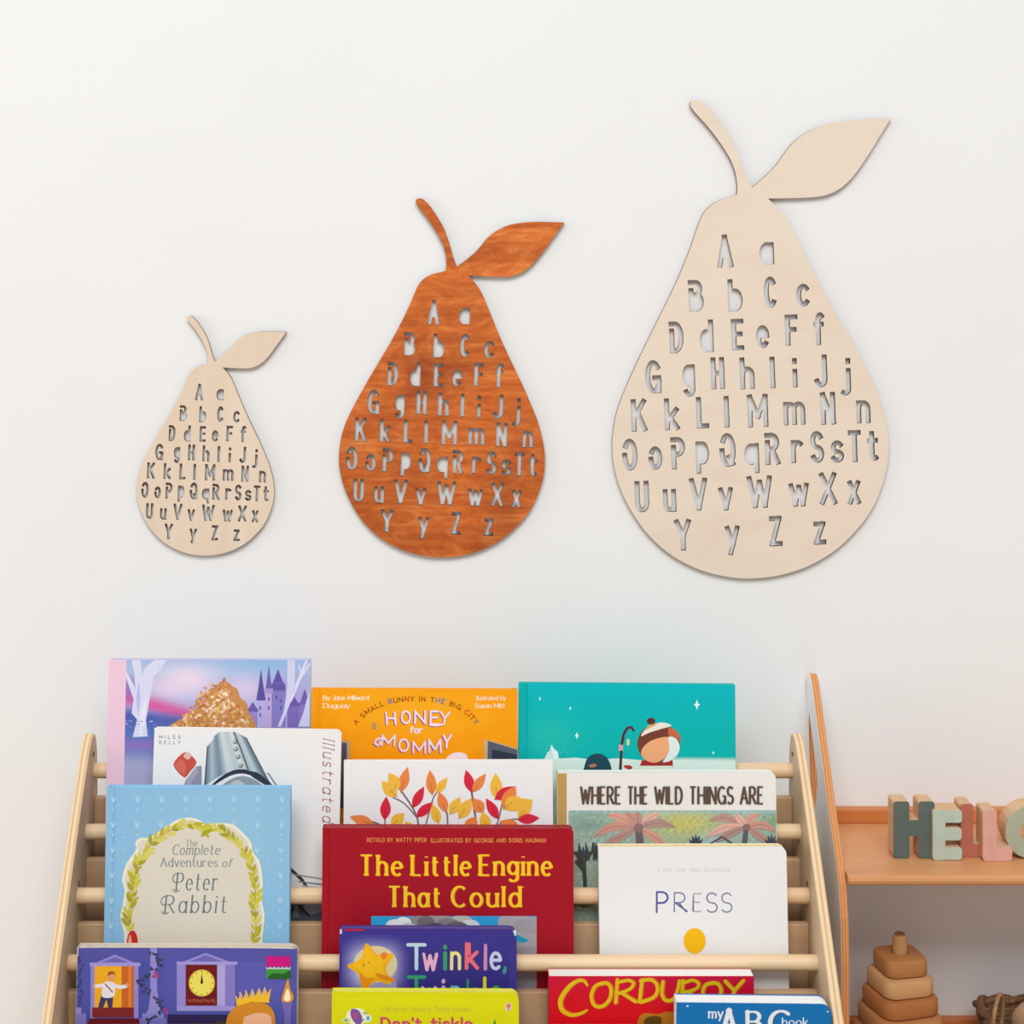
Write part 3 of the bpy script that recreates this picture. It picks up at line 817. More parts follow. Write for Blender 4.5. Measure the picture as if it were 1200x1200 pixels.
bk.poly([(420,400)]+[(420+300*t, 400-78*math.sin(math.pi*t)) for t in [i/12 for i in range(13)]], (150,160,166))
bk.poly([(470,400)]+[(470+140*t, 398-52*math.sin(math.pi*t)) for t in [i/12 for i in range(13)]], (196,200,202))
bk.line([(520,66),(560,160),(605,285)], 3, (44,52,62)); bk.line([(365,150),(350,385)], 3, (70,84,96)); bk.line([(720,305),(775,385)], 4, (120,132,140))
for (x,y) in ((528,122),(532,165),(545,210),(560,262)): bk.ell(x,y,14,13,(120,122,120)); bk.ell(x-3,y-3,8,7,(206,204,196))
bk.text('MILES', 82, 208, 102, 19, (150,150,156), 0.085, track=.75); bk.text('KELLY', 82, 208, 134, 19, (150,150,156), 0.085, track=.75)
bk.text('Illustrated', 0, 0, 0, 66, (168,84,96), 0.045, 0.02, slant=0.22, serif=0.1, track=.34, path=[(1044,100),(1040,590)])
# lower part of the picture, seen between the neighbours: dark strap over pale grey plates
bk.line([(845,860),(920,930),(960,990),(1010,1040)], 9, (60,58,66)); bk.spoly([(830,880),(856,850),(850,980),(820,1010)], (146,70,66)); bk.line([(880,900),(1040,925),(1100,930)], 4, (150,156,162)); bk.line([(900,940),(1100,965)], 4, (130,140,146)); bk.line([(925,965),(1100,990)], 5, (176,182,186))
bk.poly([(820,1020),(1120,1020),(1120,1180),(820,1180)], (84,92,98)); bk.spoly([(930,1080),(1000,1050),(1060,1080),(1020,1120),(960,1130)], (150,150,156)); bk.line([(840,1120),(900,1080),(960,1140)], 8, (44,48,58)); bk.poly([(860,1150),(890,1060),(905,1150)], (110,140,150))
bk.done()

# ---- orange book
bk = Book(2, (365.2, 807.5), (606.5, 808.5), 0.013, 'bright orange book with wobbly white hand lettering, back row middle', base=(250,160,10), crop=(360,800,4.762))
bk.field(40, 40, lambda x, y: mix((254,160,8), (252,176,30), .9*bump(x,y,600,150,420,160) + .25*math.sin(x*.021+y*.013)*math.sin(x*.011-y*.03)), .05, 1, 0, 1)
WP = (250,222,236); PU = (140,70,130)
bk.text('By Jane Millward', 88, 345, 96, 24, (255,236,206), 0.1, 0.05, track=.12); bk.text('Duguay', 88, 240, 140, 24, (255,236,206), 0.1, 0.05, track=.12)
bk.text('Illustrated by', 945, 1110, 96, 22, (255,226,196), 0.1, 0.05, track=.12); bk.text('Susan Mitt', 935, 1105, 140, 24, (255,236,206), 0.1, 0.05, track=.12)
arcp = [(272,238),(330,180),(400,138),(450,118),(540,104),(640,104),(740,112),(830,140),(890,180),(940,236)]
tx = 'A SMALL BUNNY IN THE BIG CITY'
DK = (150,84,16); cl = [DK]*len(tx); cl[0] = (214,64,20)
for i, c in ((8,(96,120,160)),(11,(206,60,30)),(18,(96,120,160)),(19,(70,110,160)),(25,(214,64,20)),(28,(80,110,150))): cl[i] = c
bk.text(tx, 0, 0, 0, 26, DK, 0.1, track=.3, path=arcp, cols=cl)
for dx, c in ((-5, PU), (0, WP)):
    dy = 4 if dx else 0
    bk.text('H', 440+dx, 500+dx, 232+dy, 66, c, 0.085, slant=-.1); bk.text('O', 522+dx, 580+dx, 226+dy, 66, c, 0.085); bk.text('N', 596+dx, 664+dx, 226+dy, 68, c, 0.085); bk.text('E', 682+dx, 738+dx, 232+dy, 72, c, 0.085); bk.text('Y', 734+dx, 795+dx, 226+dy, 62, c, 0.085, slant=.1)
    bk.line([(684+dx,236+dy),(720+dx,240+dy),(762+dx,232+dy)], 5, c)
    bk.text('M', 410+dx, 490+dx, 350+dy, 56, c, 0.09, slant=.1); bk.text('O', 508+dx, 570+dx, 382+dy, 66, c, 0.085); bk.text('M', 586+dx, 664+dx, 392+dy, 62, c, 0.085); bk.text('M', 676+dx, 752+dx, 388+dy, 70, c, 0.085, slant=-.05); bk.text('Y', 750+dx, 805+dx, 362+dy, 70, c, 0.085, slant=.05)
    bk.line([(x+dx, y+dy) for x, y in [(430,316),(408,310),(384,318),(376,338),(392,350),(410,340),(404,326)]], 5, c)
bk.text('for', 572, 646, 280, 34, WP, 0.12, track=.16); bk.text('S', 362, 386, 256, 28, (150,140,150), 0.11)
for dx in (0,):
    bk.poly([(985,312),(1180,366),(1180,700),(985,700)], (214,176,120)); bk.poly([(1008,324),(1180,376),(1180,700),(1000,700)], (92,96,112)); bk.poly([(1032,372),(1180,404),(1180,700),(1030,700)], (52,58,76))
bk.poly([(150,316),(240,322),(236,700),(150,700)], (206,170,120)); bk.poly([(150,330),(222,336),(218,700),(150,700)], (86,92,108))
bk.spoly([(770,440),(800,400),(850,388),(890,404),(888,440),(830,470)], (250,236,238))
bk.done()

# ---- teal book: snow, stars, striped ball and crook handle
bk = Book(2, (608, 800.5), (861.5, 802.5), 0.012, 'teal book with white stars, snow and a large brown striped ball', base=(0,180,178), crop=(600,795,4.444))
bk.field(50, 50, lambda x, y: mix(mix((0,186,198),(0,182,176),y/300), (60,198,180), .5*bump(x,y,200,300,150,120)) if y < 428 - 0.0*x else mix((214,236,224),(226,240,232),bump(x,y,500,470,300,60)), .045, 1, 0, 1)
SN = (222,240,230)
bk.poly([(80,426),(200,420),(330,412),(420,424),(560,416),(700,428),(900,424),(1020,430),(1175,432),(1175,900),(80,900)], SN)
rng = random.Random(9)
for i in range(60): bk.ell(210+rng.gauss(0,60), 375+rng.gauss(0,28), rng.uniform(1,3), rng.uniform(1,3), (110,214,200), n=6, up=(i==0))
bk.poly([(165,424),(185,385),(196,378),(205,345),(222,372),(238,382),(246,424)], (210,240,232)); bk.poly([(205,345),(222,372),(238,382),(246,424),(216,424)], (240,248,244))
for (x,y,r) in ((145,106,9),(303,156,9),(338,298,16),(963,137,22),(1048,388,9)):
    bk.poly([(x,y-r*1.2),(x+r*.28,y-r*.3),(x+r*.75,y),(x+r*.28,y+r*.3),(x,y+r*1.2),(x-r*.28,y+r*.3),(x-r*.75,y),(x-r*.28,y-r*.3)], (236,250,250))
bk.spoly([(366,520),(374,470),(390,420),(420,396),(455,392),(490,408),(510,440),(520,480),(524,520)], (34,76,88)); bk.spoly([(400,452),(430,444),(440,456),(415,464)], (196,120,80))
bk.line([(562,520),(566,430),(572,340),(582,290),(600,258),(622,254),(634,272)], [8,7,7,7,7,6,6], (84,44,52)); bk.rect(556,346,578,376,(226,160,160)); bk.spoly([(598,320),(610,316),(612,344),(600,348)], (226,216,150))
# striped ball on a red stand
bk.poly([(664,462),(676,426),(836,424),(838,462)], (176,44,50)); bk.poly([(630,520),(664,455),(836,455),(836,520)], (226,238,216))
bk.spoly([(580,456),(612,452),(628,466),(606,474)], (196,52,50))
bk.ell(764,340,112,104,(122,64,48), n=32)
bk.spoly([(672,300),(700,258),(740,236),(790,230),(830,246),(780,262),(716,282)], (240,232,220)); bk.spoly([(690,270),(715,244),(760,234),(730,252)], (232,170,90))
bk.ell(724,222,22,17,(96,48,40))
bk.spoly([(672,392),(690,350),(740,318),(815,306),(820,360),(800,410),(750,438),(700,428)], (246,172,124))
bk.spoly([(815,306),(850,310),(872,345),(866,390),(830,426),(785,436),(808,400),(820,360)], (230,238,232)); bk.spoly([(815,256),(850,268),(874,300),(876,330),(848,304),(818,300)], (206,104,70))
bk.done()

# ---- white book with autumn leaves
bk = Book(3, (403, 892), (647.5, 891.5), 0.011, 'white book with red, orange and yellow leaf branches on its cover', base=(243,241,238), mat=m_matte, crop=(396,885,4.615), slack=0.0015)
ST = (130,112,110)
for pts, wd in (([(430,500),(430,340),(340,190),(318,172)],5),([(430,340),(360,262),(300,230)],4),([(455,500),(470,400),(515,235),(545,195)],4),([(592,500),(592,330),(570,270)],4.5),([(750,500),(750,390),(738,300),(722,190)],6),([(255,500),(254,340)],4),([(250,390),(200,365),(160,358)],6),([(845,400),(870,345),(890,250)],4),([(850,395),(900,355),(975,345)],4),([(880,345),(850,235)],0.1)):
    bk.line(smooth_pts(pts, 4), wd, ST)
OR, YE, RE = (242,142,74), (246,190,66), (222,42,66)
OR = (240,138,70)
for (x0,y0,x1,y1,wd,c) in ((340,200,378,62,56,OR),(325,180,275,95,62,YE),(318,225,236,140,70,YE),(300,190,330,120,50,YE),(253,350,262,222,58,RE),(195,378,64,330,62,OR),(290,385,358,312,66,YE),(405,285,466,168,52,RE),(425,335,515,252,52,RE),(510,215,497,78,56,OR),(530,205,592,120,46,YE),(545,370,510,262,54,YE),(585,310,545,195,56,OR),(605,320,662,225,58,YE),(655,342,722,232,70,YE),(724,200,692,78,54,RE),(728,200,800,98,50,OR),(785,310,730,232,66,OR),(700,410,745,330,70,OR),(810,400,780,305,60,YE),(858,235,852,95,66,YE),(848,238,962,168,60,RE),(868,345,800,232,54,RE),(895,290,960,165,76,OR),(900,290,1050,240,64,YE),(905,280,985,225,70,YE),(975,345,1052,236,60,YE),(972,348,1090,338,54,RE),(985,395,875,355,60,OR),(395,410,365,355,50,YE)):
    bk.leaf(x0,y0,x1,y1,wd,c,vein=tuple(v*.86 for v in c))
bk.done()

# ---- board book: generic jungle below white title band
bk = Book(3, (652.5, 906), (909, 905.5), 0.016, 'cream board book with brown title above pinkish palm trees', base=(242,238,232), style='board', crop=(645,900,4.2857), slack=0.0015, spine=(196,156,84), rad=0.006)
bk.rect(20, 0, 82, 700, (196,158,92)); bk.rect(24, 40, 34, 700, (176,136,70))
rng = random.Random(12)
def f(x, y):
    c = (168,192,178) if y < 300 else mix((168,192,178),(164,184,166),(y-300)/150)
    c = mix(c, (206,196,112), .95*bump(x,y,680,280,170,80)); c = mix(c, (120,156,110), .7*bump(x,y,1120,260,60,60)); c = mix(c, (176,200,206), .9*bump(x,y,820,365,70,30)); c = mix(c,(160,196,206),.8*math.exp(-((y-212)/14)**2))
    c = mix(c, (206,206,160), .6*bump(x,y,560,380,80,30)); c = mix(c, (110,150,130), .5*bump(x,y,200,280,110,60))
    n = math.sin(x*.35+math.sin(y*.2)*2)*math.sin(y*.31+math.sin(x*.17)*2)
    return tuple(v + n*14 for v in c)
bk.field(110, 90, f, 0.0515, 1.0, .197, 1.0)
for i in range(900):
    x = rng.uniform(85,1128); y = rng.uniform(222,620)
    if 640 < x < 1128 and y > 340: continue
    g = rng.choice([(112,142,120),(204,214,186),(150,178,160),(222,216,158),(104,126,104),(196,212,196)]) if not 560 < x < 800 else rng.choice([(226,214,130),(180,166,84),(206,200,120)])
    bk.ell(x, y, rng.uniform(1.5,4.5), rng.uniform(1.5,3.5), g, n=5, up=(i == 0))
PK = [(226,164,146),(212,152,136),(196,150,138),(234,182,164),(184,148,138)]
def frond(pts, w, c): 
    n = len(pts); P = smooth_pts(pts, 5); m = len(P)
    bk.line(P, [max(1.2, w*math.sin(math.pi*(0.08+0.9*i/(m-1)))) for i in range(m)], c)
    bk.line(P, 1.6, tuple(v*.8 for v in c))
for k, (tip, mid) in enumerate((((285,235),(350,250)),((220,345),(310,295)),((270,390),(330,355)),((545,228),(500,250)),((625,298),(540,275)),((575,395),(530,350)),((380,225),(410,250)),((440,225),(440,250)))):
    frond([(440,300), mid, tip], 22, PK[k % 5])
bk.poly([(425,300),(462,300),(470,400),(500,620),(400,620),(430,400)], (120,104,108)); bk.ell(442,300,24,22,(150,116,116))
for k, (tip, mid) in enumerate((((800,262),(880,250)),((780,350),(870,300)),((830,370),(890,335)),((1050,235),(1010,250)),((1128,320),(1070,285)),((1100,380),(1050,340)),((930,230),(950,255)))):
    frond([(985,295), mid, tip], 20, PK[(k+2) % 5])
bk.poly([(970,300),(995,300),(985,400),(960,400)], (104,100,104)); bk.ell(985,297,20,18,(150,112,112))
bk.line([(800,380),(860,345),(920,385)], 3, (70,80,70)); bk.line([(870,350),(910,375)], 3, (90,90,70))
for x, y in ((730,350),(1110,350),(165,410)):
    for a in (-50,-25,0,25,50): bk.leaf(x, y+50, x+46*math.sin(R(a)), y+50-70*math.cos(R(a)), 16, (72,76,88))
for x in (150,195,215,230): bk.leaf(x, 470, x+rng.uniform(-20,20), 370, 16, (64,74,70))
# grey tree in the lower left strip of the picture
bk.poly([(150,450),(178,470),(186,640),(200,700),(150,700),(168,640),(160,520),(120,470)], (72,72,66)); bk.line([(165,500),(130,430),(110,420)], 6, (72,72,66)); bk.line([(172,470),(210,420),(216,380)], 7, (72,72,66))
for i in range(20): bk.leaf(100+i*6, 700, 96+i*6+rng.uniform(-10,10), 640+rng.uniform(-20,20), 8, rng.choice([(150,150,90),(110,116,76),(90,100,70)]))
BR = (98,78,66)
for wd_, a, b_ in (('WHERE',148,358),('THE',383,492),('WILD',520,665),('THINGS',694,922),('ARE',950,1073)):
    bk.text(wd_, a, b_, 178, 84, BR, 0.072, 0.05, serif=0.07, track=.24, caps=False)
bk.done()

# ---- blue book with oval wreath
bk = Book(4, (125, 923), (340.5, 923.5), 0.015, 'sky blue book with yellow green leaf wreath around a cream panel', base=(142,192,226), crop=(110,915,5), mat=m_matte)
bk.field(20, 20, lambda x, y: mix((140,192,228),(150,198,226),bump(x,y,800,300,500,400)), .052, 1, 0, 1)
LB = (178,214,236)
bk.up()
for j in range(12):
    for i in range(9):
        x, y = 116 + i*141 - j*1.5, 95 + j*74
        if j % 2 == 0:
            bk.leaf(x, y+34, x-13, y-6, 12, LB, up=False); bk.leaf(x, y+34, x+13, y-6, 12, LB, up=False); bk.ell(x, y-4, 5, 5, (196,200,236), n=7, up=False)
        else: bk.ell(x, y, 7, 7, LB, n=8, up=False)
        bk.ell(x+70, y+14, 5, 5, LB, n=7, up=False); bk.ell(x+35, y+48, 3, 3, LB, n=6, up=False); bk.ell(x+105, y-16, 3, 3, LB, n=6, up=False)
MED = [(185,1250),(180,960),(175,880),(155,800),(170,720),(180,640),(165,580),(185,500),(215,450),(250,400),(243,365),(270,335),(330,330),(400,282),(450,250),(490,227),(560,215),(620,230),(660,257),(740,245),(820,260),(880,310),(920,360),(935,420),(970,470),(985,540),(990,620),(985,700),(1000,780),(995,860),(985,960),(980,1250)]
bk.spoly(MED, (240,236,212)); 
ctr = (580, 760)
bk.spoly([(ctr[0]+(x-ctr[0])*.965, ctr[1]+(y-ctr[1])*.972) for x, y in MED], (224,216,200))
rng = random.Random(3)
LFC = ((206,198,62),(190,180,48),(218,208,100),(172,164,48))
for path in (smooth_pts([(212,890),(200,800),(222,700),(236,600),(250,510),(300,420),(370,340),(470,280),(560,255),(645,285)], 6), smooth_pts([(935,960),(950,860),(945,740),(945,620),(925,510),(880,410),(810,330),(740,285),(665,285)], 6)):
    bk.line(path, 3, (170,150,60))
    for i in range(1, len(path)-1, 2):
        x, y = path[i][:2]; dx, dy = path[i+1][0]-path[i-1][0], path[i+1][1]-path[i-1][1]; a = math.atan2(dy, dx)
        for sg in (-1, 1):
            aa = a + sg*rng.uniform(.3, .75); L = rng.uniform(46, 74)
            bk.leaf(x, y, x+L*math.cos(aa), y+L*math.sin(aa), L*.38, LFC[rng.randrange(4)], up=False)
    bk.up()
bk.spoly([(190,1000),(196,920),(212,884),(234,878),(252,905),(258,950),(250,1000)], (206,44,38)); bk.spoly([(198,990),(204,920),(216,905),(222,960)], (240,170,140))
GB = (122,136,142)
bk.text('The', 535, 608, 384, 38, GB, 0.05, 0.025, slant=.1, serif=.08)
bk.text('Complete', 458, 738, 432, 58, GB, 0.048, 0.022, slant=.15, serif=.06, track=.26)
bk.text('Adventures', 390, 728, 502, 50, GB, 0.055, 0.025, serif=.08, track=.22); bk.text('of', 748, 806, 504, 48, GB, 0.05, 0.024, slant=.3)
GB = (104,122,132)
for t_, a, b_, y in (('Peter', 478, 722, 640), ('Rabbit', 412, 776, 772)):
    bk.text(t_, a, b_, y, 100, GB, 0.042, 0.018, slant=.1, serif=.07, track=.34)
bk.line(smooth_pts([(500,540),(474,548),(462,576),(474,596),(490,588)],5), 2.6, GB); bk.line(smooth_pts([(430,672),(404,684),(394,712),(408,728),(424,718)],5), 2.6, GB)
bk.line(smooth_pts([(500,642),(478,650),(464,636)],5), 2.6, GB); bk.line(smooth_pts([(436,772),(412,780),(396,766)],5), 2.6, GB)
bk.done()

# ---- red book
bk = Book(4, (378, 970), (672, 971), 0.016, 'wide dark red book with large yellow serif title lettering', base=(168,20,38), style='board', crop=(370,965,3.871), rad=0.005, spine=(150,18,30), pages=plain('red_cover_edge', (150,30,44), .6, .05, 200))
bk.line([(62,24),(50,900)], 2.5, (146,16,30))
YL, YO = (250,206,40), (232,130,24)
for dx, dy, c, h in ((1.5, 2.5, YO, .098), (0, 0, YL, .082)):
    for t_, a, b_, y in (('The', 196, 398, 234), ('Little', 430, 708, 234), ('Engine', 738, 1076, 234), ('That', 324, 570, 376), ('Could', 612, 934, 376)):
        bk.text(t_, a+dx, b_+dx, y+dy, 90, c, h, .042, serif=.12, track=.3, caps=False)
bk.ell(942, 290, 3, 3, YO)
TN = (226,140,72)
bk.text('RETOLD BY WATTY PIPER', 232, 504, 83, 17, TN, .1, track=.28); bk.text('ILLUSTRATED BY GEORGE AND DORIS HAUMAN', 522, 1044, 85, 17, TN, .1, track=.28)
bk.window(248, 420, 1002, 1000); bk.rect(248, 420, 1002, 1000, (54,166,222))
def cloud(x, y, r, c, sx=1.5): bk.ell(x, y, r*sx, r, c, n=20)
bk.poly([(860,420),(1002,424),(1002,1000),(820,1000),(800,600),(900,520)], (168,162,168))
for (x,y,r,c) in ((470,470,52,(150,144,146)),(560,460,50,(166,160,160)),(660,450,36,(196,192,190)),(600,474,44,(140,134,138)),(360,462,28,(236,238,236)),(398,448,24,(240,242,240)),(500,446,26,(120,114,118)),(420,480,30,(206,206,206)),(700,466,30,(226,228,230)),(640,484,40,(112,106,110)),(540,484,34,(90,86,92)),(380,484,22,(250,250,250)),(900,450,50,(176,170,176)),(960,480,50,(164,158,164)),(900,540,50,(182,176,182)),(960,560,60,(172,166,170))): cloud(x, y, r, c)
bk.poly([(248,560),(1002,560),(1002,1000),(248,1000)], (160,156,160)); bk.spoly([(905,490),(925,510),(965,530),(930,540),(905,520)], (30,160,200)); bk.win = None
bk.done()

# ---- white board book with yellow dot
bk = Book(4, (701.5, 992.5), (921.5, 992), 0.014, 'white board book with one yellow dot and thin hand drawn lettering', base=(242,240,238), style='board', crop=(690,985,5), mat=m_matte, pages=plain('yellow_page_edges', (240,214,140), 0.8, .04, 200), rad=0.008)
BL = (92,98,160); GY = (140,144,170)
bk.text('P', 392, 468, 420, 118, (84,88,166), .05); bk.text('R', 497, 574, 418, 112, (104,110,160), .034); bk.text('E', 610, 662, 416, 104, (160,164,178), .034); bk.text('S', 688, 756, 420, 112, (116,122,156), .036); bk.text('S', 776, 842, 420, 112, (128,132,160), .036)
bk.line([(400,318),(398,418)], 4, (92,96,176)); bk.line([(512,368),(574,414)], 5, (86,92,150)); bk.line([(612,330),(610,412)], 4, (110,114,150))
bk.text('A NEW YORK TIMES BESTSELLER', 402, 828, 184, 22, (222,219,217), .07, track=.3)
bk.ell(620, 588, 65, 75, (246,186,14), n=36); bk.ell(620, 588, 61, 71, (250,192,16), n=36)
bk.done()

# ---- navy board book with star
bk = Book(5, (398, 1088.5), (605.5, 1089), 0.014, 'navy board book with glowing yellow star and multicoloured letters', base=(62,54,140), style='board', crop=(380,1080,5), slack=0.0015, rad=0.008, spine=(52,44,120), pages=plain('navy_cover_edge', (86,76,150), .6, .05, 200))
bk.field(70, 60, lambda x, y: mix(mix((64,56,144),(52,44,124),(y-60)/400), (190,190,226), 1.25*bump(x,y,290,270,165,150,3)-.1), .012, .955, .03, 1)
bk.rect(90, 40, 104, 72, (226,206,214)); bk.rect(120, 40, 232, 54, (214,22,30)); bk.poly([(1105,54),(1122,46),(1130,80),(1116,84)], (214,214,226))
bk.spoly([(285,420),(300,350),(350,330),(420,352),(400,420)], (160,150,190)); bk.ell(300, 250, 128, 108, (222,206,160)); 
def star(cx, cy, ang, c, k=1.0):
    P = []
    for i in range(10):
        r = (150 if i % 2 == 0 else 84)*k; a = R(ang + i*36); P.append((cx + r*math.sin(a)*.98, cy - r*math.cos(a)))
    bk.spoly(P, c, n=4)
star(280, 270, -14, (244,176,24)); star(276, 262, -14, (250,190,32), .8)
bk.spoly([(205,300),(250,330),(290,330),(250,390),(225,400)], (240,150,20)); bk.spoly([(300,300),(400,330),(415,350),(330,335)], (232,140,24)); bk.spoly([(330,200),(345,180),(372,190),(350,225)], (236,130,50)); bk.ell(230,255,5,8,(190,110,20)); bk.ell(262,240,4,6,(190,110,20))
cw = [(190,214,226),(236,176,206),(60,158,110),(238,226,140),(240,112,120),(206,140,190),(200,206,236),(60,158,130)]
bk.text('T', 480, 600, 276, 140, cw[0], .075); bk.text('w', 572, 668, 282, 138, cw[1], .07); bk.text('i', 694, 722, 276, 138, cw[2], .085); bk.text('n', 736, 802, 276, 140, cw[3], .07); bk.text('k', 822, 908, 272, 140, cw[4], .08); bk.line([(850,130),(850,190)], 9, cw[4]); bk.text('l', 932, 956, 276, 136, cw[5], .08); bk.text('e', 968, 1042, 276, 140, cw[6], .07); bk.text(',', 1044, 1066, 280, 130, cw[7], .08)
cw2 = [(60,158,110),(220,200,226),(206,170,206),(120,190,196),(50,140,110),(226,214,50),(70,160,90)]
bk.text('T', 482, 598, 465, 140, cw2[0], .075); bk.text('w', 566, 660, 480, 140, cw2[1], .07); bk.text('i', 684, 712, 476, 138, cw2[2], .085); bk.text('n', 738, 802, 476, 140, cw2[3], .07); bk.text('k', 832, 898, 480, 138, cw2[4], .06); bk.text('l', 926, 952, 470, 138, cw2[5], .08); bk.text('e', 974, 1040, 476, 140, cw2[6], .07)
bk.done()

# ---- lime board book in front
bk = Book(6, (389, 1162.5), (608, 1163.5), 0.014, 'lime yellow board book with small purple butterfly, in front of the navy book', base=(222,218,10), style='board', crop=(380,1080,5), rad=0.008, spine=(226,220,60), slack=0.0015, pages=plain('lime_cover_edge', (232,228,90), .6, .05, 200))
bk.field(30, 30, lambda x, y: mix((228,224,20),(212,212,6),(y-420)/200), .02, .955, .03, 1)
bk.text('Usborne touchy-feely books'.replace('-', ' '), 340, 860, 528, 34, (196,190,50), .07, track=.2)
PN = (214,70,110)
bk.text("Don't tickle", 330, 872, 632, 66, (150,110,40), .1, track=.24); bk.text("Don't tickle", 326, 868, 630, 66, PN, .09, track=.24)
bk.text('the', 350, 560, 760, 66, PN, .09)
bk.ell(190,556,62,50,(238,234,200)); bk.spoly([(160,512),(200,520),(222,560),(214,600),(186,600),(156,556)], (128,84,160)); bk.spoly([(170,530),(192,545),(190,575),(170,556)], (176,80,120))
bk.ell(252,568,26,24,(226,238,206)); bk.ell(256,566,10,14,(90,170,190)); bk.ell(128,578,26,14,(206,220,160)); bk.ell(128,578,12,6,(110,160,110)); bk.ell(240,536,14,8,(150,190,120)); bk.line([(212,595),(232,570)], 3, (80,100,120))
bk.poly([(1062,480),(1098,476),(1096,520),(1062,522)], (236,206,196)); bk.ell(1080, 494, 11, 14, (200,44,44)); bk.ell(1080, 494, 4, 13, (236,170,150)); bk.rect(1075, 510, 1085, 517, (170,60,50)); bk.poly([(990,600),(1000,570),(1006,600)], (60,130,70))
bk.done()

# ---- red story book and blue alphabet book
bk = Book(5, (643, 1144), (883.5, 1144), 0.021, 'bright red book with yellow brush lettering, behind the blue book', base=(206,22,46), style='soft', crop=(635,1130,3.4286), slack=0.001, lean=2.0)
bk.field(30, 30, lambda x, y: mix((208,24,64),(214,14,30),(y-40)/140), 0, 1, 0, 1)
YC = (226,190,24); OC = (206,120,24)
for dx, c, hw_ in ((3, OC, 1.1), (0, YC, .86)):
    bk.line(smooth_pts([(182+dx,86),(168+dx,66),(138+dx,68),(100+dx,100),(74+dx,145),(82+dx,185),(120+dx,204),(160+dx,196),(180+dx,184)],5), [3+7*hw_*math.sin(math.pi*(.05+.9*i/40)) for i in range(41)], c)
    bk.line(smooth_pts([(240+dx,76),(212+dx,90),(198+dx,130),(212+dx,166),(244+dx,168),(272+dx,140),(278+dx,100),(262+dx,76),(236+dx,78)],4), 8*hw_, c)
    bk.line([(302+dx,62),(296+dx,154)], 8*hw_, c); bk.line(smooth_pts([(302+dx,74),(344+dx,64),(368+dx,76),(352+dx,100),(310+dx,116)],4), 7*hw_, c); bk.line([(318+dx,114),(376+dx,150)], 8*hw_, c)
    bk.line([(402+dx,62),(392+dx,150)], 8*hw_, c); bk.line(smooth_pts([(396+dx,66),(440+dx,62),(464+dx,90),(452+dx,130),(398+dx,152)],4), 8*hw_, c)
    bk.line(smooth_pts([(486+dx,70),(482+dx,120),(500+dx,146),(530+dx,138),(546+dx,100),(552+dx,68)],4), 8*hw_, c)
    bk.line([(566+dx,66),(560+dx,150)], 8*hw_, c); bk.line(smooth_pts([(566+dx,76),(604+dx,64),(630+dx,78),(616+dx,100),(572+dx,112)],4), 7*hw_, c); bk.line([(590+dx,110),(632+dx,150)], 7*hw_, c)
    bk.line(smooth_pts([(690+dx,74),(656+dx,84),(646+dx,120),(668+dx,150),(706+dx,140),(720+dx,106),(706+dx,78),(680+dx,76)],4), 8*hw_, c)
    bk.line([(736+dx,68),(772+dx,106)], 8*hw_, c); bk.line([(808+dx,66),(772+dx,106),(760+dx,160)], 8*hw_, c)
bk.spoly([(390,215),(420,196),(470,200),(500,190),(540,205),(540,300),(390,300)], (190,120,30)); bk.spoly([(410,225),(440,208),(480,215),(470,260),(420,260)], (96,70,26))
bk.done()
bk = Book(6, (793, 1175), (974.5, 1177), 0.0226, 'blue board book with thick white page edges and white serif letters, front right', base=(20,116,184), style='board', crop=(635,1130,3.4286), slack=0.0006, lean=1.0, rad=0.010, spine=(236,236,236), pages=plain('thick_white_board', (240,238,234), .7, .01))
WH = (236,242,248)
bk.text('my', 668, 730, 215, 36, WH, .09, .05, serif=.1); 
bk.text('A', 722, 790, 276, 90, (70,90,110), .1, .05, serif=.14); bk.text('A', 718, 786, 273, 90, WH, .1, .045, serif=.14); bk.text('B', 822, 892, 276, 82, (70,90,110), .1, .05, serif=.12); bk.text('B', 818, 888, 273, 82, WH, .1, .045, serif=.12)
bk.text('C', 912, 1004, 283, 92, (70,90,110), .1, .05); bk.text('C', 908, 1000, 280, 92, WH, .1, .045)
bk.text('book', 964, 1070, 246, 30, WH, .08, .04, serif=.1); bk.ell(585,168,5,4,(210,226,240)); bk.ell(1148,190,4,4,(190,214,234))
bk.done()

# ---- blue storybook, lower left: palace front with clock
bk = Book(5, (90.5, 1110), (349, 1110.5), 0.015, 'worn blue board book with palace clock and windows, front row left', base=(222,210,194), style='board', crop=(80,1100,4.2857), rad=0.008, spine=(190,176,160), slack=0.001, pages=plain('worn_board_edge', (214,198,180), .8, .05, 200))
x0_, x1_ = 52, 1152
bk.spoly([(46,800),(50,75),(62,52),(110,46),(600,46),(1090,50),(1138,58),(1152,90),(1156,800)], (86,86,166), n=3)
bk.field(60, 60, lambda x, y: mix(mix((92,92,178),(74,80,158),bump(x,y,300,150,200,200)), (66,74,150), (y-250)/300) if x > 0 else 0, .022, .972, .09, 1)
LI, LD = (150,140,210), (112,104,182)
# window with a lit doorway
bk.poly([(130,124),(235,80),(340,124)], LI); bk.poly([(160,124),(235,92),(312,124)], LD); bk.rect(108,120,362,138,(164,154,220)); bk.rect(112,138,132,400,LI); bk.rect(330,138,352,400,LI)
bk.rect(132,138,330,345,(246,176,36)); bk.poly([(268,138),(330,138),(330,380),(268,345)], (206,104,40)); bk.rect(302,138,316,370,(226,132,60))
bk.rect(120,345,330,395,(130,40,44)); bk.poly([(90,430),(110,400),(350,400),(372,430),(372,640),(90,640)], (110,24,34))
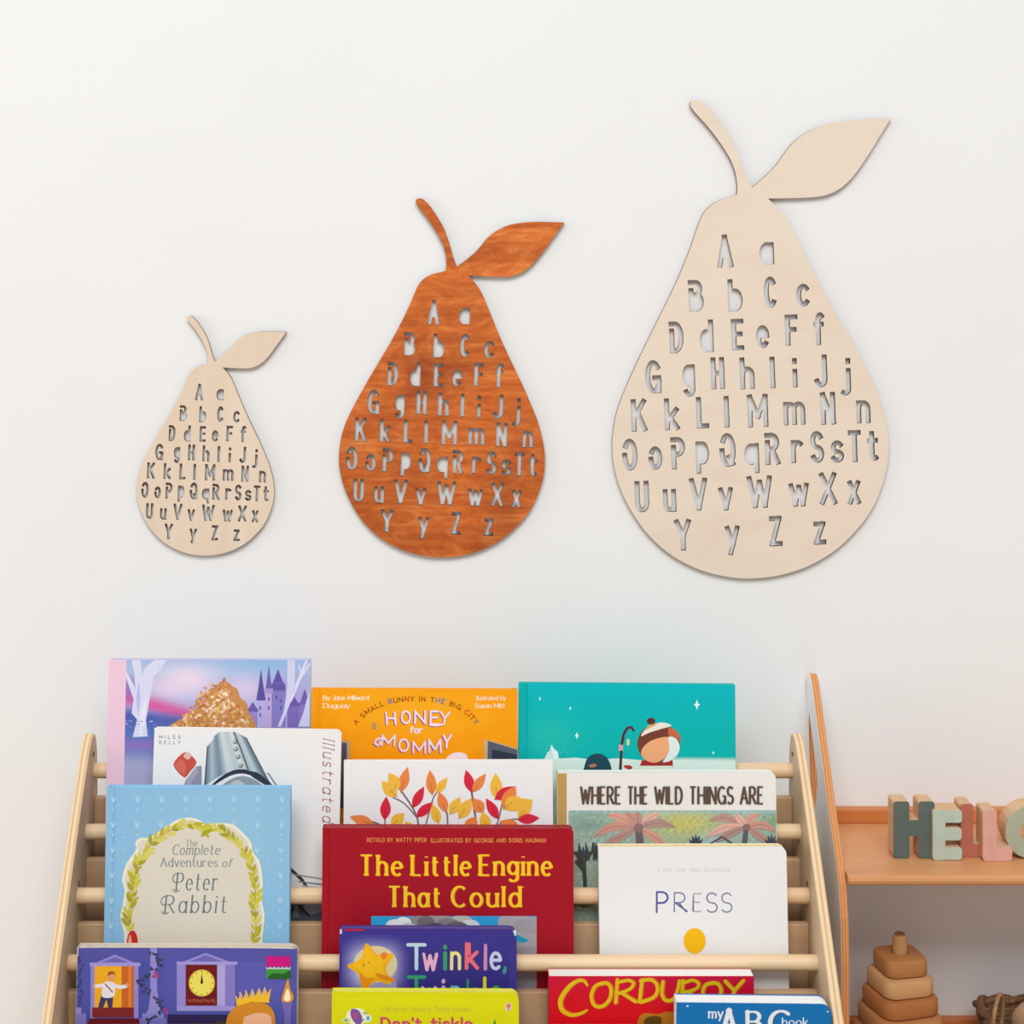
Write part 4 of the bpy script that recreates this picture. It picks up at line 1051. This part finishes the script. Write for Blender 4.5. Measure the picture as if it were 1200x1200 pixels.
# little man in a white jacket
SK = (226,160,110)
bk.poly([(150,345),(166,285),(226,285),(222,345),(200,345),(192,305),(176,345)], (66,58,104)); bk.spoly([(170,290),(180,222),(212,216),(234,230),(228,290)], (236,232,236)); bk.line([(184,232),(150,238),(132,236)], 9, (236,232,236)); bk.line([(228,234),(262,244),(290,238)], 9, (236,232,236)); bk.ell(296,232,9,9,SK); bk.ell(130,234,7,6,SK); bk.ell(216,192,17,22,SK); bk.spoly([(198,186),(206,166),(228,166),(238,182),(222,176)], (150,84,40)); bk.line([(186,228),(222,268)], 3, (150,50,70))
# column with creeper
bk.rect(412,46,446,250,LI); bk.poly([(416,250),(446,250),(460,350),(470,375),(390,375),(404,350)], LI); bk.rect(372,375,480,400,(140,132,204)); bk.rect(358,400,494,470,(122,116,190))
bk.rect(36,345,66,375,LI); bk.rect(32,375,90,470,(130,124,198))
rng = random.Random(8)
for i in range(46):
    t = i/45; x = 410 + 50*math.sin(t*11) + 90*max(0, t-.6); y = 60 + 380*t
    a = rng.uniform(0, 6.28); bk.leaf(x, y, x+24*math.cos(a), y+24*math.sin(a), 13, rng.choice([(44,62,84),(56,80,90),(70,60,110)]), up=(i % 12 == 0))
for i in range(14):
    x, y = 62+rng.uniform(-8,20), 90+i*18; bk.leaf(x, y, x+rng.uniform(-18,18), y+18, 11, rng.choice([(52,60,110),(70,60,120),(60,76,110)]), up=(i == 0))
for (x,y) in ((438,172),(430,190),(446,186),(486,355),(496,372)): bk.ell(x,y,9,9,(176,70,130))
# clock
bk.poly([(570,118),(690,70),(820,118)], LI); bk.poly([(606,116),(690,82),(782,116)], LD); bk.rect(545,114,850,130,(164,154,220)); bk.rect(545,130,838,362,LI); bk.rect(590,130,748,336,(112,26,30)); bk.rect(748,130,788,336,(176,166,222)); bk.rect(788,130,838,336,(134,124,196))
bk.rect(545,340,838,362,(160,150,218)); bk.ell(671,222,66,68,(206,180,66), n=32); bk.ell(671,222,61,63,(240,224,96), n=32)
for k in range(12): bk.line([(671+52*math.sin(R(30*k)), 222-54*math.cos(R(30*k))), (671+58*math.sin(R(30*k)), 222-60*math.cos(R(30*k)))], 2, (120,90,40), up=(k == 0))
bk.poly([(664,222),(671,172),(678,222)], (40,34,30)); bk.ell(671,222,5,5,(40,34,30))
for i in range(14): bk.line([(600+i*10,305+rng.uniform(-6,6)),(606+i*10,318+rng.uniform(-6,6))], 2, (176,104,70), up=(i == 0))
# sticker, torch, crown over red-gold hair
bk.rect(995,88,1116,140,(206,22,130)); bk.poly([(995,140)]+[(995+121*i/12, 140+(8 if i % 2 else 0)) for i in range(13)]+[(1116,156),(995,156)], (206,214,206)); bk.rect(995,152,1116,202,(70,152,60)); bk.spoly([(1000,198),(1030,172),(1080,176),(1112,160),(1114,200),(1050,202)], (40,100,40))
bk.poly([(1070,315),(1128,315),(1118,370),(1110,640),(1090,640),(1084,370)], (120,106,180)); bk.spoly([(1072,300),(1086,250),(1104,200),(1114,250),(1132,290),(1120,316),(1080,316)], (232,150,50)); bk.spoly([(1084,300),(1102,250),(1116,300),(1100,314)], (252,244,206))
bk.rect(500,380,800,700,(50,40,84)); bk.spoly([(560,470),(640,420),(700,440),(760,410),(790,440),(780,640),(560,640)], (70,56,40))
bk.spoly([(780,640),(792,430),(812,370),(850,335),(920,318),(990,326),(1028,360),(1040,430),(1036,640)], (214,140,40)); bk.spoly([(880,640),(878,420),(905,385),(960,372),(1010,384),(1022,430),(1020,640)], (240,186,150))
bk.poly([(846,334),(838,282),(856,302),(864,262),(880,298),(894,256),(908,292),(926,248),(940,288),(958,244),(970,284),(986,240),(996,278),(1020,246),(1008,318),(930,308)], (232,184,70)); bk.poly([(846,338),(852,306),(930,290),(1006,286),(1010,322),(920,316)], (244,190,40))
for (x,y) in ((860,268),(890,260),(924,252),(958,248),(986,244)): bk.line([(x,y),(x+14,y+34)], 3, (196,170,180), up=False)
bk.done()

# ------------------------------------------------------------------ warm wood toy shelf on the right
XP = 0.4200                                  # outer (left) face of its side panel
ZT = ZC - 0.7005                             # top of the upper board
ZL = ZC - 0.9455                             # top of the lower board
shelf = empty('toy_shelf', (0.8, -0.1, 0))
tag(shelf, 'low warm wood toy shelf with white outer side panel, right of the book rack', 'shelf')
def sh(b_, name, mat, **k): return b_.build(name, mat, shelf, loc=(-0.8, 0.1, 0), **k)
pz = [(0.0, 0.0), (0.0, ZC-0.560), (0.003, ZC-0.536), (0.010, ZC-0.5265), (0.020, ZC-0.5250), (0.030, ZC-0.530), (0.038, ZC-0.540), (0.060, ZC-0.568), (0.095, ZC-0.6105), (0.131, ZC-0.657), (0.158, ZC-0.686), (0.176, ZC-0.712), (0.186, ZC-0.745), (0.190, ZC-0.79), (0.192, 0.0)]
hole = [(0.014, ZC-0.572), (0.024, ZC-0.583), (0.042, ZC-0.606), (0.060, ZC-0.630), (0.062, ZC-0.640), (0.050, ZC-0.668), (0.040, ZC-0.676), (0.032, ZC-0.672), (0.020, ZC-0.640), (0.013, ZC-0.600)]
for i, x in enumerate((XP, XP+0.86)):
    mb = MB(); mb.prism(smooth_pts(pz[:2], 1)+pz[2:], lambda u, v, d: (d, -u, v), x, x+0.0085, 0, 1, holes=[smooth_pts(hole, 3, True)])
    sh(mb, 'side_panel', [m_white, m_orangeedge], bevel=0.001)
xa, xb = XP+0.0085, XP+0.86
def board(z, d1):
    p = [(0.0, z-0.0105), (d1-0.004, z-0.0105), (d1-0.001, z-0.0085), (d1, z-0.005), (d1-0.001, z-0.002), (d1-0.004, z), (0.0, z)]
    mb = MB(); mb.prism(p, lambda u, v, d: (d, -u, v), xa, xb); sh(mb, 'shelf_board', m_orange)
board(ZT, 0.1855); board(ZL, 0.1890); board(0.06, 0.19)
for z in (ZT, ZL):
    mb = MB(); mb.box((xa, -0.0145, z), (xb, -0.0005, z+0.0165)); sh(mb, 'back_rail', m_rail, bevel=0.0015)
mb = MB(); mb.box((xa, -0.17, 0.0), (xb, -0.158, 0.0495)); sh(mb, 'plinth', m_rail)

# ------------------------------------------------------------------ wooden block letters
def block(name, strokes, hw, D0, thick, mat, label, square=True):
    """strokes in photo pixels, seen at depth D0 (front face); solid letter standing on the upper board"""
    outer, inner = contours([[(q[0], -q[1]) for q in s] for s in strokes], hw, 0.5, square, min(3.6, hw*.5))
    k = (DW - D0)/F
    cv = lambda l: [((q[0]-CX)*k, ZC - (-q[1]-CY)*k) for q in l]
    oc = cv(outer[0]); ic = [cv(l) for l in inner if len(l) > 8]
    zb = min(p[1] for p in oc); dz = ZT + 0.0003 - zb
    oc = [(x, z+dz) for x, z in oc]; ic = [[(x, z+dz) for x, z in l] for l in ic]
    xm = sum(p[0] for p in oc)/len(oc)
    mb = MB(); mb.prism(oc, lambda u, v, d: (u-xm, -d + D0 - thick/2, v - ZT), D0-0.0012, D0-thick, 0, 0, holes=ic)
    root = empty(name, (xm, -(D0-thick/2), ZT))
    tag(root, label, 'letter block', 'letter blocks spelling hello on the shelf')
    mb.build('block_body', m_block, root, bevel=0.0012)
    f_ = MB(); f_.prism(oc, lambda u, v, d: (u-xm, -d + D0 - thick/2, v - ZT), D0, D0-0.0012, 0, 0, holes=ic)
    f_.build('painted_face', mat, root, bevel=0.0005)
p_slate = plain('slate_green_paint', (92,106,100), .6, .03); p_sage = plain('pale_sage_paint', (186,200,182), .6, .03); p_terra = plain('terracotta_paint', (184,108,86), .6, .03); p_pink = plain('dusty_pink_paint', (222,168,152), .6, .03); p_olive = plain('sage_olive_paint', (172,178,152), .6, .03)
block('wooden_letter', [[(1056.5,948),(1056.5,996)],[(1086,948),(1086,996)],[(1056.5,970),(1086,970)]], 9.3, 0.131, 0.026, p_slate, 'slate green wooden letter H on the shelf board')
block('wooden_letter', [[(1100.5,954.5),(1100.5,998.5)],[(1100.5,954.5),(1120,954.5)],[(1100.5,975),(1119.5,975)],[(1100.5,998),(1120,998)]], 7.4, 0.137, 0.026, p_sage, 'pale sage wooden letter E between green H and terracotta L')
block('wooden_letter', [[(1133,951),(1133,998.5)],[(1133,998.5),(1144,998.5)]], 7.6, 0.128, 0.026, p_terra, 'terracotta wooden letter L, darker of the two Ls')
block('wooden_letter', [[(1160,953),(1160,996.5)],[(1160,996.5),(1178,996.5)]], 8.2, 0.139, 0.026, p_pink, 'dusty pink wooden letter L beside the round letter')
block('wooden_letter', [[(1209+22*math.cos(R(a)), 975+22.5*math.sin(R(a))) for a in range(0, 361, 15)]], 9, 0.133, 0.026, p_olive, 'sage wooden letter O cut off by the right edge')

# ------------------------------------------------------------------ stacking toy: peg base and separate rings
tx, ty = (1054.5-CX)/F*(DW-0.103), -0.103
base = empty('stacking_toy_base', (tx, ty, ZL+0.0003), (0, 0, R(14)))
tag(base, 'wooden base and round peg holding the stack of rings', 'stacking toy')
def rsq(a, r, z, n=6):
    out = []
    for cx, cy, s0 in ((a-r, a-r, 0), (-a+r, a-r, 90), (-a+r, -a+r, 180), (a-r, -a+r, 270)):
        out += [(cx+r*math.cos(R(s0+90*i/n)), cy+r*math.sin(R(s0+90*i/n)), z) for i in range(n+1)]
    return out
b_ = MB(); b_.loops([rsq(.052, .016, 0), rsq(.053, .016, .001), rsq(.053, .016, .005), rsq(.052, .016, .006)]); b_.build('base_plate', m_ringC, base, smooth=True)
b_ = MB(); b_.tube([(0,0,.006),(0,0,.146),(0,0,.149),(0,0,.151)], [.0082,.0082,.0076,.0055], 24); b_.build('peg', m_peg, base, smooth=True)
b_ = MB(); b_.tube([(0,0,.1505),(0,0,.1520),(0,0,.1526)], [.0060,.0056,.0030], 24); tag(b_.build('peg_end', m_pegtop, base, smooth=True), 'dark end grain tip')
NR = 6; hr = 0.0208
ringdat = [(.0245,m_ringA,'smallest topmost dark honey wooden ring on the stacking toy'),(.0297,m_ringB,'pale maple wooden ring second from top of the stack'),(.0337,m_ringC,'reddish wooden ring third from top of the stack'),(.0385,m_ringA,'honey wooden ring fourth from top of the stack'),(.0430,m_ringC,'wide reddish wooden ring fifth from top of the stack'),(.0475,m_ringB,'largest wooden ring at bottom of the stack')]
for i, (a, m_, lb) in enumerate(ringdat):
    z0 = 0.0067 + (NR-1-i)*hr; r = a*.42; e = .0042; h = hr - 0.0003
    rings = []
    N_ = 4*7
    def hole_r(z): return [(0.0095*math.cos(2*math.pi*(k+.5)/N_ - 0.0), 0.0095*math.sin(2*math.pi*(k+.5)/N_), z) for k in range(N_)]
    rings = [hole_r(0.0), rsq(a-e, r, 0), rsq(a-e*.3, r, e*.3), rsq(a, r, e), rsq(a, r, h-e), rsq(a-e*.3, r, h-e*.3), rsq(a-e, r, h), hole_r(h), hole_r(0.0)]
    b_ = MB(); b_.loops(rings, capb=False, capt=False)
    o = b_.build('stacking_ring', m_, None, loc=(tx, ty, ZL+z0), smooth=True)
    o.rotation_euler = (0, 0, R(14 + (i % 3 - 1)*2.5))
    tag(o, lb, 'stacking ring', 'square wooden rings of the stacking toy')

# ------------------------------------------------------------------ wicker basket with a folded linen pouch
bx0, bx1, by0, by1 = 0.604, 0.800, -0.172, -0.034
bc = ((bx0+bx1)/2, (by0+by1)/2)
bas = empty('wicker_basket', (bc[0], bc[1], ZL+0.0004))
tag(bas, 'brown wicker basket with loop handle on the lower shelf, right of the stacking toy', 'basket')
hx, hy = (bx1-bx0)/2, (by1-by0)/2
def rrect(ex, z, r=.018, n=5, wob=0, ph=0):
    ax, ay = hx+ex, hy+ex; out = []
    C4 = ((ax-r, ay-r, 0), (-ax+r, ay-r, 90), (-ax+r, -ay+r, 180), (ax-r, -ay+r, 270))
    for i, (cx, cy, s0) in enumerate(C4):
        out += [(cx+r*math.cos(R(s0+90*k/n)), cy+r*math.sin(R(s0+90*k/n))) for k in range(n+1)]
        nx_ = C4[(i+1) % 4]; a0 = R(s0+90); q = (nx_[0]+r*math.cos(R(nx_[2])), nx_[1]+r*math.sin(R(nx_[2]))); p = out[-1]
        m = max(2, int(math.hypot(q[0]-p[0], q[1]-p[1])/.008))
        out += [(p[0]+(q[0]-p[0])*k/m, p[1]+(q[1]-p[1])*k/m) for k in range(1, m)]
    return [(x*(1+wob*((j+ph) % 2)), y*(1+wob*((j+ph) % 2)), z) for j, (x, y) in enumerate(out)]
b_ = MB()
for k in range(9): b_.tube(rrect(-.010 + .0009*k, .004+.0049*k, wob=.012, ph=k), .0031, 7, closed=True)
b_.build('woven_side', m_wick, bas, smooth=True)
b_ = MB(); b_.box((-hx+.012, -hy+.012, 0), (hx-.012, hy-.012, .003)); b_.build('basket_floor', m_wick, bas)
b_ = MB(); P = rrect(-.002, .049)
for ph in (0, math.pi):
    Q = []
    for j, p in enumerate(P):
        a = j*0.9 + ph; d = Vector((p[0], p[1], 0)).normalized()
        Q.append((p[0]+d.x*.0026*math.cos(a), p[1]+d.y*.0026*math.cos(a), p[2]+.0026*math.sin(a)))
    b_.tube(Q, .0042, 8, closed=True)
b_.build('braided_rim', m_wick, bas, smooth=True)
b_ = MB(); hp = [(-hx+.008+.010*math.sin(t), -.004+.016*math.sin(t)-.006*math.cos(t), .058+.029*math.cos(t)) for t in [2*math.pi*i/28 for i in range(28)]]
b_.tube(hp, .0022, 8, closed=True); b_.build('loop_handle', m_leather, bas, smooth=True)
# pouch
pl = empty('linen_pouch', (bc[0]+.004, bc[1], ZL+.0040))
tag(pl, 'stitched tan linen pouch lying inside the wicker basket', 'pouch')
b_ = MB(); rings = []
for t in [i/12 for i in range(13)]:
    ph = math.pi*(t-.5); s = (math.cos(ph)**.45) if 0 < t < 1 else .25
    rings.append([(p[0]*.80*s, p[1]*.76*s, (math.sin(ph)*.5+.5)*.066) for p in rrect(-.012, 0)])
b_.loops(rings); b_.build('pouch_body', m_linen, pl, smooth=True)
b_ = MB()
for k in range(14):
    a = R(70 + k*16); x, y = hx*.50*math.cos(a), hy*.50*math.sin(a)
    b_.tube([(x, y, .0655), (x+.006*math.sin(a), y-.004*math.cos(a), .0655)], .0010, 6)
b_.build('stitching', m_thread, pl)
